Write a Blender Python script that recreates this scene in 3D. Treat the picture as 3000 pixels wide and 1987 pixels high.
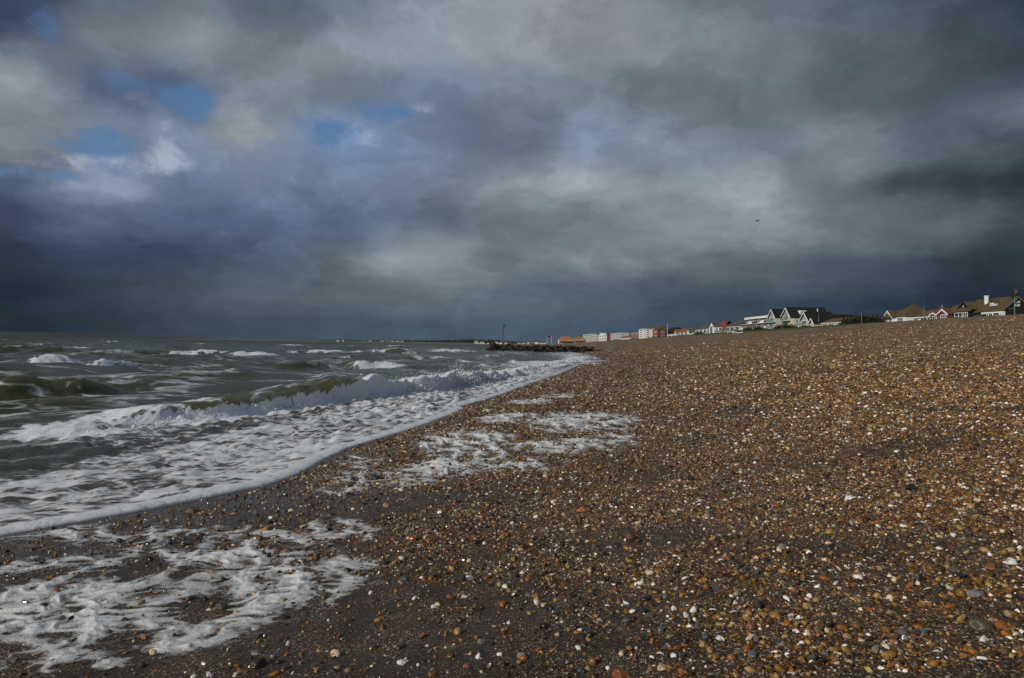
import bpy, bmesh, math, random
import numpy as np
from mathutils import Vector, Matrix
random.seed(7); RNG = np.random.default_rng(7)
for o in list(bpy.data.objects): bpy.data.objects.remove(o)
SC = bpy.context.scene; COL = SC.collection

# ------------------------------------------------------------------ camera
FPX = 2000.0                      # 24 mm on a 36 mm sensor, in pixels of the 3000 px wide photograph
CAMZ = 1.5; PITCH = math.atan(15.0/FPX); ROLL = 0.0163
cam = bpy.data.cameras.new('camera'); cam.lens = 24; cam.sensor_width = 36
cam.clip_start = 0.05; cam.clip_end = 60000
camo = bpy.data.objects.new('camera', cam); COL.objects.link(camo)
CM = Matrix.Rotation(math.pi/2+PITCH, 4, 'X') @ Matrix.Rotation(ROLL, 4, 'Z')
camo.matrix_world = Matrix.Translation((0, 0, CAMZ)) @ CM
SC.camera = camo
CR = np.array(CM.to_3x3())

def ray(px, py):
    v = np.array([(px-1500.0)/FPX, -(py-993.5)/FPX, -1.0])
    return CR @ v
def on_x(px, py, X):              # where the sight line meets the wall plane x = X : (y, z)
    r = ray(px, py); s = X/r[0]
    return s*r[1], CAMZ+s*r[2]
def on_y(px, py, Y):              # where it meets the plane y = Y : (x, z)
    r = ray(px, py); s = Y/r[1]
    return s*r[0], CAMZ+s*r[2]
def on_z(px, py, z=0.0):          # where it meets level ground : (x, y)
    r = ray(px, py); s = (z-CAMZ)/r[2]
    return s*r[0], s*r[1]

# ------------------------------------------------------------------ world, sun, exposure
SUN_EL = math.radians(27.0); SUN_BACK = math.radians(36.0)
SUN = Vector((-math.cos(SUN_EL)*math.cos(SUN_BACK), -math.cos(SUN_EL)*math.sin(SUN_BACK), math.sin(SUN_EL)))
def lin(c):
    return tuple(((v/255.0)/12.92 if v <= 10 else (((v/255.0)+0.055)/1.055)**2.4) for v in c)
class NT:                         # terse node building
    def __init__(s, tree):
        s.t = tree; tree.nodes.clear()
    def n(s, typ, **kw):
        nd = s.t.nodes.new(typ)
        ins = kw.pop('ins', {})
        for k, v in kw.items(): setattr(nd, k, v)
        for k, v in ins.items():
            if isinstance(v, bpy.types.NodeSocket): s.t.links.new(v, nd.inputs[k])
            else: nd.inputs[k].default_value = v
        return nd
    def m(s, op, a, b=None, c=None, clamp=False):
        ins = {0: a}
        if b is not None: ins[1] = b
        if c is not None: ins[2] = c
        return s.n('ShaderNodeMath', operation=op, use_clamp=clamp, ins=ins).outputs[0]
    def v(s, op, a, b=None):
        ins = {0: a}
        if b is not None: ins[1] = b
        nd = s.n('ShaderNodeVectorMath', operation=op, ins=ins)
        return nd.outputs['Value'] if op in ('DOT_PRODUCT', 'LENGTH') else nd.outputs[0]
    def mr(s, x, a, b, c=0.0, d=1.0, smooth=False):
        nd = s.n('ShaderNodeMapRange', interpolation_type='SMOOTHSTEP' if smooth else 'LINEAR', ins={0: x, 1: a, 2: b, 3: c, 4: d})
        return nd.outputs[0]
    def mix(s, f, a, b, blend='MIX'):
        nd = s.n('ShaderNodeMix', data_type='RGBA', blend_type=blend)
        for k, v in ((0, f), (6, a), (7, b)):
            if isinstance(v, bpy.types.NodeSocket): s.t.links.new(v, nd.inputs[k])
            else: nd.inputs[k].default_value = v if k == 0 else (tuple(v)+(1,))[:4]
        return nd.outputs[2]
    def noise(s, vec, scale, detail=4, rough=0.55, dist=0.0, col=False):
        nd = s.n('ShaderNodeTexNoise', ins={'Scale': scale, 'Detail': detail, 'Roughness': rough, 'Distortion': dist})
        if vec is not None: s.t.links.new(vec, nd.inputs['Vector'])
        return nd.outputs['Color' if col else 'Fac']
    def ramp(s, f, stops, interp='LINEAR'):
        nd = s.n('ShaderNodeValToRGB', ins={0: f}); r = nd.color_ramp; r.interpolation = interp
        while len(r.elements) > 1: r.elements.remove(r.elements[-1])
        r.elements[0].position = stops[0][0]; r.elements[0].color = tuple(stops[0][1])+(1,)
        for p, c in stops[1:]:
            e = r.elements.new(p); e.color = tuple(c)+(1,)
        return nd.outputs[0]

W = bpy.data.worlds.new('World'); SC.world = W; W.use_nodes = True
def build_world():
    N = NT(W.node_tree)
    sky = N.n('ShaderNodeTexSky', sky_type='NISHITA', sun_disc=False, sun_elevation=SUN_EL, sun_rotation=math.radians(234), altitude=0, air_density=1.0, dust_density=0.6, ozone_density=1.0)
    d = N.n('ShaderNodeTexCoord').outputs['Generated']
    sep = N.n('ShaderNodeSeparateXYZ', ins={0: d}); x, y, z = sep.outputs
    zz = N.m('MAXIMUM', z, 0.0)
    k = N.m('DIVIDE', 1.0, N.m('ADD', zz, 0.10))
    P = N.n('ShaderNodeCombineXYZ', ins={0: N.m('MULTIPLY', x, k), 1: N.m('MULTIPLY', y, k), 2: 0.0}).outputs[0]   # cloud-deck coordinates
    # swirl the lay-out of the deck with noise so that nothing in it is regular
    wn = N.v('SUBTRACT', N.noise(P, 1.1, 7, 0.6, 0.3, col=True), (0.5, 0.5, 0.5))
    wsep = N.n('ShaderNodeSeparateXYZ', ins={0: wn})
    wd = N.v('SUBTRACT', N.noise(N.v('MULTIPLY', d, (3.0, 3.0, 5.5)), 1.3, 6, 0.6, 0.2, col=True), (0.5, 0.5, 0.5))
    wds = N.n('ShaderNodeSeparateXYZ', ins={0: wd})
    az = N.m('ARCTAN2', x, y)
    U = N.m('ADD', N.m('ADD', az, N.m('MULTIPLY', wsep.outputs[0], 0.10)), N.m('MULTIPLY', wds.outputs[0], 0.17))
    V0 = N.m('DIVIDE', z, N.m('MAXIMUM', N.m('ABSOLUTE', y), 0.3))
    V = N.m('ADD', N.m('ADD', V0, N.m('MULTIPLY', N.m('MULTIPLY', wsep.outputs[1], 0.10), N.m('MINIMUM', N.m('MULTIPLY', zz, 4.0), 1.0))),
            N.m('MULTIPLY', N.m('MULTIPLY', wds.outputs[1], 0.11), N.m('MINIMUM', N.m('MULTIPLY', zz, 8.0), 1.0)))
    xs = [0, 250, 500, 750, 1000, 1250, 1500, 1750, 2000, 2250, 2500, 2750, 3000]
    rows = [
     (0,   [(45,62,90),(92,106,128),(104,116,132),(82,98,118),(105,118,138),(128,138,152),(140,145,154),(128,134,142),(112,122,132),(95,105,118),(78,90,104),(66,78,92),(50,64,80)]),
     (130, [(46,68,108),(108,120,138),(132,140,152),(105,117,130),(128,138,152),(137,146,160),(138,144,152),(125,130,138),(110,118,128),(98,108,118),(80,90,100),(72,80,88),(54,66,80)]),
     (260, [(140,150,165),(76,96,132),(80,102,140),(120,132,148),(112,126,142),(110,126,152),(120,130,145),(108,120,132),(102,112,122),(98,106,114),(80,88,96),(76,86,98),(96,108,126)]),
     (400, [(118,128,145),(108,128,158),(112,132,162),(140,147,156),(112,138,176),(108,123,148),(108,120,138),(118,134,155),(118,130,145),(105,116,130),(122,130,142),(93,104,118),(60,70,80)]),
     (520, [(58,84,122),(128,148,178),(92,114,148),(110,128,158),(104,122,150),(106,118,138),(128,136,146),(144,152,161),(130,138,146),(142,149,156),(102,110,118),(58,66,76),(42,48,56)]),
     (640, [(52,70,104),(80,98,132),(82,102,140),(82,100,134),(82,99,126),(90,104,124),(108,118,130),(112,122,134),(140,147,155),(130,137,144),(102,110,120),(88,96,106),(58,66,76)]),
     (760, [(36,53,80),(46,64,94),(56,73,102),(68,85,108),(92,106,118),(130,141,150),(105,115,124),(122,130,137),(105,113,120),(87,96,106),(70,81,94),(54,65,78),(42,52,64)]),
     (880, [(28,44,64),(42,58,79),(60,75,93),(77,91,105),(88,101,113),(93,106,117),(84,98,111),(77,90,103),(65,79,93),(55,69,84),(47,60,76),(39,51,65),(32,43,56)]),
     (965, [(32,46,62),(40,55,72),(50,65,82),(60,75,92),(66,82,99),(68,84,101),(70,86,102),(68,84,100),(64,79,95),(56,70,86),(48,61,77),(42,54,69),(38,49,63)]),
    ]
    mean = lin((96, 108, 126))
    def calm(px, c):
        k = 0.38*max(0.0, 1-px/1300.0); g = 0.3*c[0]+0.5*c[1]+0.2*c[2]
        return tuple(v+(g-v)*k for v in c)
    f01 = N.mr(U, -math.pi, math.pi)
    cols = []
    for py, cs in rows:
        st = [(0.0, mean), ((-0.95+math.pi)/(2*math.pi), mean)]
        for px, c in zip(xs, cs):
            st.append(((math.atan((px-1500)/FPX)+math.pi)/(2*math.pi), lin(calm(px, c))))
        st += [((0.95+math.pi)/(2*math.pi), mean), (1.0, mean)]
        cols.append(((1008.5-py)/FPX, N.ramp(f01, st, 'EASE')))
    c = cols[-1][1]
    for (va, ca), (vb, cb) in zip(cols[::-1], cols[::-1][1:]):
        c = N.mix(N.mr(V, va, vb, smooth=True), c, cb)
    # billow and shred detail of the deck
    n1 = N.noise(P, 2.3, 9, 0.60, 0.25)
    n2 = N.noise(N.v('MULTIPLY', d, (8.0, 8.0, 12.0)), 1.0, 8, 0.6, 0.2)
    n3 = N.noise(N.v('ADD', N.v('MULTIPLY', d, (5.2, 5.2, 8.5)), N.v('MULTIPLY', wd, (0.8, 0.8, 0.8))), 1.0, 10, 0.56)
    n4 = N.noise(N.v('ADD', N.v('MULTIPLY', d, (12.0, 12.0, 18.0)), N.v('MULTIPLY', wd, (2.0, 2.0, 2.0))), 1.0, 9, 0.56)
    edge3 = N.mr(n3, 0.455, 0.585, -0.065, 0.075, smooth=True); edge4 = N.mr(n4, 0.44, 0.62, -0.05, 0.06, smooth=True)
    rim = N.m('MULTIPLY', N.m('EXPONENT', N.m('MULTIPLY', N.m('POWER', N.m('ABSOLUTE', N.m('DIVIDE', N.m('SUBTRACT', n3, 0.545), 0.035)), 2.0), -1.0)), 0.065)
    rim = N.m('ADD', rim, N.m('MULTIPLY', N.m('EXPONENT', N.m('MULTIPLY', N.m('POWER', N.m('ABSOLUTE', N.m('DIVIDE', N.m('SUBTRACT', n4, 0.56), 0.04)), 2.0), -1.0)), 0.035))
    edge3 = N.m('ADD', edge3, rim)
    det = N.m('ADD', N.m('ADD', N.mr(n1, 0.3, 0.7, 0.91, 1.09), N.mr(n2, 0.3, 0.7, -0.09, 0.09)), N.m('ADD', edge3, edge4))
    low = N.mr(zz, 0.0, 0.12)
    det = N.m('ADD', 1.0, N.m('MULTIPLY', N.m('SUBTRACT', det, 1.0), N.mr(low, 0, 1, 0.5, 1.0)))
    c = N.mix(1.0, c, N.n('ShaderNodeCombineColor', ins={0: det, 1: det, 2: det}).outputs[0], 'MULTIPLY')
    # gaps in the deck with blue sky behind, and bright shreds along them
    U2 = N.m('ADD', az, N.m('MULTIPLY', wds.outputs[0], 0.06)); V2 = N.m('ADD', V0, N.m('MULTIPLY', wds.outputs[2], 0.05))
    vec = N.n('ShaderNodeCombineXYZ', ins={0: N.m('TANGENT', N.m('MINIMUM', N.m('MAXIMUM', U2, -1.2), 1.2)), 1: V2, 2: 0.0}).outputs[0]
    def blobs(lst):
        acc = None
        for px, py, rx, ry, a in lst:
            q = N.v('MULTIPLY', N.v('SUBTRACT', vec, ((px-1500)/FPX, (1008.5-py)/FPX, 0)), (FPX/rx, FPX/ry, 0))
            g = N.m('MULTIPLY', N.m('EXPONENT', N.m('MULTIPLY', N.v('DOT_PRODUCT', q, q), -1.0)), a)
            acc = g if acc is None else N.m('ADD', acc, g)
        return acc
    hole = blobs([(555, 312, 105, 70, 1.1), (250, 440, 170, 62, 1.2), (60, 525, 210, 32, 1.1), (960, 400, 130, 90, 0.8), (1130, 325, 130, 50, 0.8), (620, 525, 160, 28, 0.7), (70, 110, 110, 120, 0.75), (330, 250, 130, 50, 0.6)])
    hn = N.noise(N.v('MULTIPLY', d, (13.0, 13.0, 18.0)), 1.0, 9, 0.64, 0.25)
    hm = N.mr(N.m('MULTIPLY', hole, N.mr(hn, 0.38, 0.66, 0.2, 1.5)), 0.26, 1.05, smooth=True)
    blue = N.mix(0.7, N.mix(1.0, sky.outputs[0], (0.10, 0.10, 0.10), 'MULTIPLY'), lin((62, 104, 156)))
    c = N.mix(N.m('MULTIPLY', hm, 0.85), c, blue)
    wisp = blobs([(470, 420, 60, 80, 1.0), (300, 490, 290, 38, 1.1), (170, 292, 55, 40, 0.7), (365, 310, 60, 45, 0.8), (1050, 390, 85, 60, 0.9), (1220, 318, 75, 28, 1.0), (50, 235, 90, 70, 0.8), (1280, 745, 120, 30, 0.9), (860, 912, 45, 16, 0.8), (2160, 560, 110, 60, 0.5), (1830, 415, 130, 55, 0.5)])
    wn2 = N.noise(N.v('MULTIPLY', d, (14.0, 14.0, 20.0)), 1.0, 8, 0.65, 0.5)
    wm = N.mr(N.m('MULTIPLY', wisp, N.mr(wn2, 0.36, 0.68, 0.1, 1.4)), 0.28, 1.3, smooth=True)
    c = N.mix(N.m('MULTIPLY', wm, 0.72), c, lin((172, 184, 202)))
    c10 = N.mix(1.0, c, (10.6, 10.6, 10.3), 'MULTIPLY')
    bg = N.n('ShaderNodeBackground', ins={0: c10, 1: 0.1})
    N.n('ShaderNodeOutputWorld', ins={0: bg.outputs[0]})
build_world()
sl = bpy.data.lights.new('sun', 'SUN'); sl.energy = 3.6; sl.angle = math.radians(0.6); sl.color = (1.0, 0.93, 0.82)
so = bpy.data.objects.new('sun', sl); COL.objects.link(so); so.location = (-40, -5, 30)
so.rotation_euler = SUN.to_track_quat('Z', 'Y').to_euler()
SC.view_settings.view_transform = 'Standard'; SC.view_settings.look = 'None'
SC.view_settings.exposure = 0.0; SC.view_settings.gamma = 1.0
SC.render.engine = 'CYCLES'
SC.cycles.max_bounces = 5; SC.cycles.diffuse_bounces = 2; SC.cycles.glossy_bounces = 2; SC.cycles.transparent_max_bounces = 6
try: SC.cycles.use_denoising = True
except Exception: pass

# ------------------------------------------------------------------ noise and mesh helpers
_perm = np.random.default_rng(3).permutation(256).astype(np.int64); _perm = np.concatenate([_perm, _perm, _perm])
_ga = np.random.default_rng(4).uniform(0, 2*np.pi, 256); _gx, _gy = np.cos(_ga), np.sin(_ga)
def pn(x, y, seed=0):             # gradient noise, about -0.7 .. 0.7
    x = np.asarray(x, float)+seed*17.31; y = np.asarray(y, float)-seed*9.77
    xi = np.floor(x).astype(np.int64); yi = np.floor(y).astype(np.int64); fx = x-xi; fy = y-yi
    u = fx*fx*fx*(fx*(fx*6-15)+10); v = fy*fy*fy*(fy*(fy*6-15)+10)
    def g(i, j, a, b):
        h = _perm[_perm[i & 255]+(j & 255)]
        return _gx[h]*a+_gy[h]*b
    a = g(xi, yi, fx, fy); b = g(xi+1, yi, fx-1, fy); c = g(xi, yi+1, fx, fy-1); d = g(xi+1, yi+1, fx-1, fy-1)
    return (a+u*(b-a))+v*((c+u*(d-c))-(a+u*(b-a)))
def fbm(x, y, oct=4, seed=0, gain=0.5):
    s = 0; a = 1.0
    for i in range(oct):
        s = s+a*pn(x*2**i, y*2**i, seed+i); a *= gain
    return s
def sst(a, b, x):
    t = np.clip((x-a)/(b-a), 0, 1); return t*t*(3-2*t)

def link(name, me, mat=None, parent=None):
    o = bpy.data.objects.new(name, me); COL.objects.link(o)
    if mat is not None and me is not None and not me.materials: me.materials.append(mat)
    if parent is not None: o.parent = parent
    return o
def tag(o, label=None, cat=None, group=None, kind=None):
    if label: o['label'] = label
    if cat: o['category'] = cat
    if group: o['group'] = group
    if kind: o['kind'] = kind
    return o
def thing(name, loc, label, cat, group=None):
    o = bpy.data.objects.new(name, None); COL.objects.link(o); o.location = loc; o.empty_display_size = 0.3
    return tag(o, label, cat, group)
def grid_mesh(name, X, Y, Z, mat, attrs={}, keep=None, smooth=True):
    nr, nc = X.shape
    co = np.stack([X, Y, Z], -1).reshape(-1, 3)
    idx = np.arange(nr*nc).reshape(nr, nc)
    f = np.stack([idx[:-1, :-1], idx[:-1, 1:], idx[1:, 1:], idx[1:, :-1]], -1).reshape(-1, 4)
    if keep is not None:
        k = keep.reshape(-1); f = f[k[f].any(1)]
        used = np.zeros(nr*nc, bool); used[f.reshape(-1)] = True
        remap = np.cumsum(used)-1; f = remap[f]; co = co[used]
        attrs = {a: v.reshape(-1)[used] for a, v in attrs.items()}
    me = bpy.data.meshes.new(name); n = len(f)
    me.vertices.add(len(co)); me.vertices.foreach_set('co', co.astype(np.float32).reshape(-1))
    me.loops.add(n*4); me.loops.foreach_set('vertex_index', f.astype(np.int32).reshape(-1))
    me.polygons.add(n); me.polygons.foreach_set('loop_start', np.arange(0, n*4, 4, dtype=np.int32))
    me.polygons.foreach_set('use_smooth', np.full(n, smooth))
    for a, v in attrs.items():
        at = me.attributes.new(a, 'FLOAT', 'POINT'); at.data.foreach_set('value', np.asarray(v, np.float32).reshape(-1))
    me.update(); me.validate()
    return link(name, me, mat)

class MB:                         # collects boxes, prisms and bars into ONE mesh
    def __init__(s): s.v = []; s.f = []
    def poly(s, pts, faces):
        b = len(s.v); s.v += [tuple(p) for p in pts]; s.f += [tuple(b+i for i in f) for f in faces]; return s
    def box(s, x0, x1, y0, y1, z0, z1):
        if x0 > x1: x0, x1 = x1, x0
        if y0 > y1: y0, y1 = y1, y0
        return s.poly([(x0,y0,z0),(x1,y0,z0),(x1,y1,z0),(x0,y1,z0),(x0,y0,z1),(x1,y0,z1),(x1,y1,z1),(x0,y1,z1)],
                      [(0,3,2,1),(4,5,6,7),(0,1,5,4),(1,2,6,5),(2,3,7,6),(3,0,4,7)])
    def prism(s, poly, axis, a, b):   # extrude a 2-D outline along an axis: axis 'x' takes (y,z), 'y' takes (x,z), 'z' takes (x,y)
        n = len(poly); P = []
        for t in (a, b):
            for p, q in poly: P.append({'x': (t, p, q), 'y': (p, t, q), 'z': (p, q, t)}[axis])
        F = [tuple(range(n-1, -1, -1)), tuple(range(n, 2*n))]+[(i, (i+1) % n, n+(i+1) % n, n+i) for i in range(n)]
        return s.poly(P, F)
    def tube(s, pts, rad, k=8, cap=True):
        pts = [Vector(p) for p in pts]; rr = rad if hasattr(rad, '__len__') else [rad]*len(pts); b0 = len(s.v)
        for i, p in enumerate(pts):
            t = (pts[min(i+1, len(pts)-1)]-pts[max(i-1, 0)]).normalized()
            a = Vector((0, 1, 0)) if abs(t.y) < 0.9 else Vector((1, 0, 0))
            u = t.cross(a).normalized(); w = t.cross(u)
            for j in range(k):
                an = 2*math.pi*j/k; s.v.append(tuple(p+(u*math.cos(an)+w*math.sin(an))*rr[i]))
        for i in range(len(pts)-1):
            for j in range(k):
                s.f.append((b0+i*k+j, b0+i*k+(j+1) % k, b0+(i+1)*k+(j+1) % k, b0+(i+1)*k+j))
        if cap:
            s.f.append(tuple(b0+j for j in range(k))[::-1]); s.f.append(tuple(b0+(len(pts)-1)*k+j for j in range(k)))
        return s
    def build(s, name, mat, parent=None, label=None):
        me = bpy.data.meshes.new(name); off = Vector((0, 0, 0))
        p = parent
        while p is not None: off = off+p.location; p = p.parent
        me.from_pydata([(a-off.x, b-off.y, c-off.z) for a, b, c in s.v], [], s.f)
        bm = bmesh.new(); bm.from_mesh(me); bmesh.ops.recalc_face_normals(bm, faces=bm.faces); bm.to_mesh(me); bm.free()
        o = link(name, me, mat, parent)
        if label: o['label'] = label
        return o

# ------------------------------------------------------------------ materials
def principled(name):
    m = bpy.data.materials.new(name); m.use_nodes = True; N = NT(m.node_tree)
    b = N.n('ShaderNodeBsdfPrincipled'); N.n('ShaderNodeOutputMaterial', ins={0: b.outputs[0]})
    return m, N, b
def setin(N, b, **kw):
    for k, v in kw.items():
        k = {'base': 'Base Color', 'rough': 'Roughness', 'normal': 'Normal', 'spec': 'Specular IOR Level', 'metal': 'Metallic', 'ior': 'IOR'}.get(k, k)
        if isinstance(v, bpy.types.NodeSocket): N.t.links.new(v, b.inputs[k])
        else: b.inputs[k].default_value = (tuple(v)+(1,)) if k == 'Base Color' and len(v) == 3 else v
MATS = {}
def plain(name, col, rough=0.7, var=0.25, scale=1.5, bump=0.0, spec=0.4, col2=None):   # weathered coat of one colour
    if name in MATS: return MATS[name]
    m, N, b = principled(name)
    g = N.n('ShaderNodeNewGeometry').outputs['Position']
    n = N.noise(g, scale, 6, 0.6)
    c2 = col2 or tuple(c*(1-var) for c in col)
    c = N.mix(N.mr(n, 0.35, 0.65), col, c2)
    setin(N, b, base=c, rough=rough, spec=spec)
    if bump:
        bn = N.n('ShaderNodeBump', ins={'Strength': bump, 'Distance': 0.05, 'Height': N.noise(g, scale*8, 4)}); setin(N, b, normal=bn.outputs[0])
    MATS[name] = m; return m
def roof_mat(name, col, col2, moss=None):          # tile courses plus lichen
    if name in MATS: return MATS[name]
    m, N, b = principled(name)
    g = N.n('ShaderNodeNewGeometry').outputs['Position']
    c = N.mix(N.mr(N.noise(g, 0.9, 6, 0.65), 0.35, 0.65), col, col2)
    c = N.mix(N.mr(N.noise(g, 5.0, 3), 0.3, 0.7, 0, 0.35), c, tuple(v*0.55 for v in col))
    if moss: c = N.mix(N.mr(N.noise(g, 0.35, 5, 0.6), 0.50, 0.66, 0, 0.7), c, moss)
    w = N.n('ShaderNodeTexWave', wave_type='BANDS', bands_direction='Z', ins={'Vector': g, 'Scale': 1.2, 'Distortion': 0.4, 'Detail': 1.0})
    bn = N.n('ShaderNodeBump', ins={'Strength': 0.6, 'Distance': 0.06, 'Height': w.outputs['Fac']})
    setin(N, b, base=c, rough=0.85, normal=bn.outputs[0], spec=0.2); MATS[name] = m; return m
def brick_mat(name, col, col2):
    if name in MATS: return MATS[name]
    m, N, b = principled(name)
    g = N.n('ShaderNodeNewGeometry').outputs['Position']
    c = N.mix(N.mr(N.noise(g, 6.0, 4, 0.7), 0.3, 0.7), col, col2)
    setin(N, b, base=c, rough=0.9, spec=0.2); MATS[name] = m; return m
def glass_mat():
    m, N, b = principled('window_glass')
    g = N.n('ShaderNodeNewGeometry').outputs['Position']
    c = N.mix(N.mr(N.noise(g, 0.8, 2), 0.4, 0.6), (0.015, 0.02, 0.026), (0.05, 0.065, 0.08))
    setin(N, b, base=c, rough=0.08, spec=0.6); return m

# ------------------------------------------------------------------ shape of the shore
_wp = np.array([(-6,-9.0),(0,-7.2),(2.5,-5.6),(4.97,-3.73),(5.9,-3.0),(6.9,-2.38),(7.5,-2.25),(8.6,-2.22),(9.46,-2.12),(10.4,-1.85),(12,-1.45),(13.6,-1.15),(15.2,-0.88),(15.8,-1.0),(17.5,-0.55),(20,0.0),(24,0.75),(34,2.8),(46,4.9),(60,7.4),(76,9.3),(100,10.8),(136,11.5),(200,14),(400,20),(700,10),(1000,-20),(1300,-80),(1500,-150),(12000,-150)])
def Wl(Y):                        # x of the swash edge at distance y
    Y = np.asarray(Y, float)
    base = np.interp(Y, _wp[:, 0], _wp[:, 1])
    a = np.clip(Y/12.0, 0.4, 4)
    return base+0.42*a*pn(Y/(1.7*a), Y*0+0.5, 1)+0.34*a*pn(Y/(0.75*a), Y*0+2.5, 2)+0.12*a*pn(Y/(0.26*a), Y*0+4.5, 3)
def ztop(Y): return np.interp(Y, [0,200,333,526,740,1050,1500,3000], [8.84,8.84,8.4,7.05,6.25,4.8,3.0,3.0])
def terrain(X, Y, fine=True):
    X = np.asarray(X, float); Y = np.asarray(Y, float)
    w = Wl(Y); d = X-w; k = ztop(Y)/9.3
    zc = 7.05*k                                   # shingle crest at x = 78
    z0 = 0.03+0.035*np.clip(d, 0, 4)
    s = np.clip((X-(w+4))/np.maximum(78-(w+4), 1.0), 0, 1)
    zb = z0+np.where(d > 4, (zc-0.17)*s, 0)
    zg = zc+(9.35*k-zc)*sst(0, 1, (X-78)/22.0)
    z = np.where(X > 78, zg, zb)
    z = np.where(d < 0, 0.03+0.05*d, z)
    z = np.maximum(z, -3.0)
    if fine:
        amp = sst(0.3, 3.0, d)*np.clip(Y/10, 0.6, 3.0)*sst(140, 80, X)
        z = z+amp*(0.055*fbm(X/2.2, Y/3.0, 3, 5)+0.020*fbm(X*1.7, Y*1.2, 3, 9))
    return z
def dens(X, Y):                   # share of the ground that pebbles cover
    q = 0.8*(X+1.8)+0.6*(Y-7.1)
    c = 0.15+0.65*sst(-2.4, 1.5, q)
    c = c*np.clip(0.92+1.15*fbm(X*0.42+Y*0.10, Y*0.75, 4, 21), 0.18, 1.45)
    d = X-Wl(Y)
    near = sst(2.2, 0.6, d)*sst(6.5, 8.5, Y)*(0.35+0.9*sst(-0.1, 0.35, pn(X*0.7, Y*0.45, 25)))
    return np.clip(np.maximum(c, near)*sst(-0.1, 0.25, d), 0, 0.95)

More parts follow.
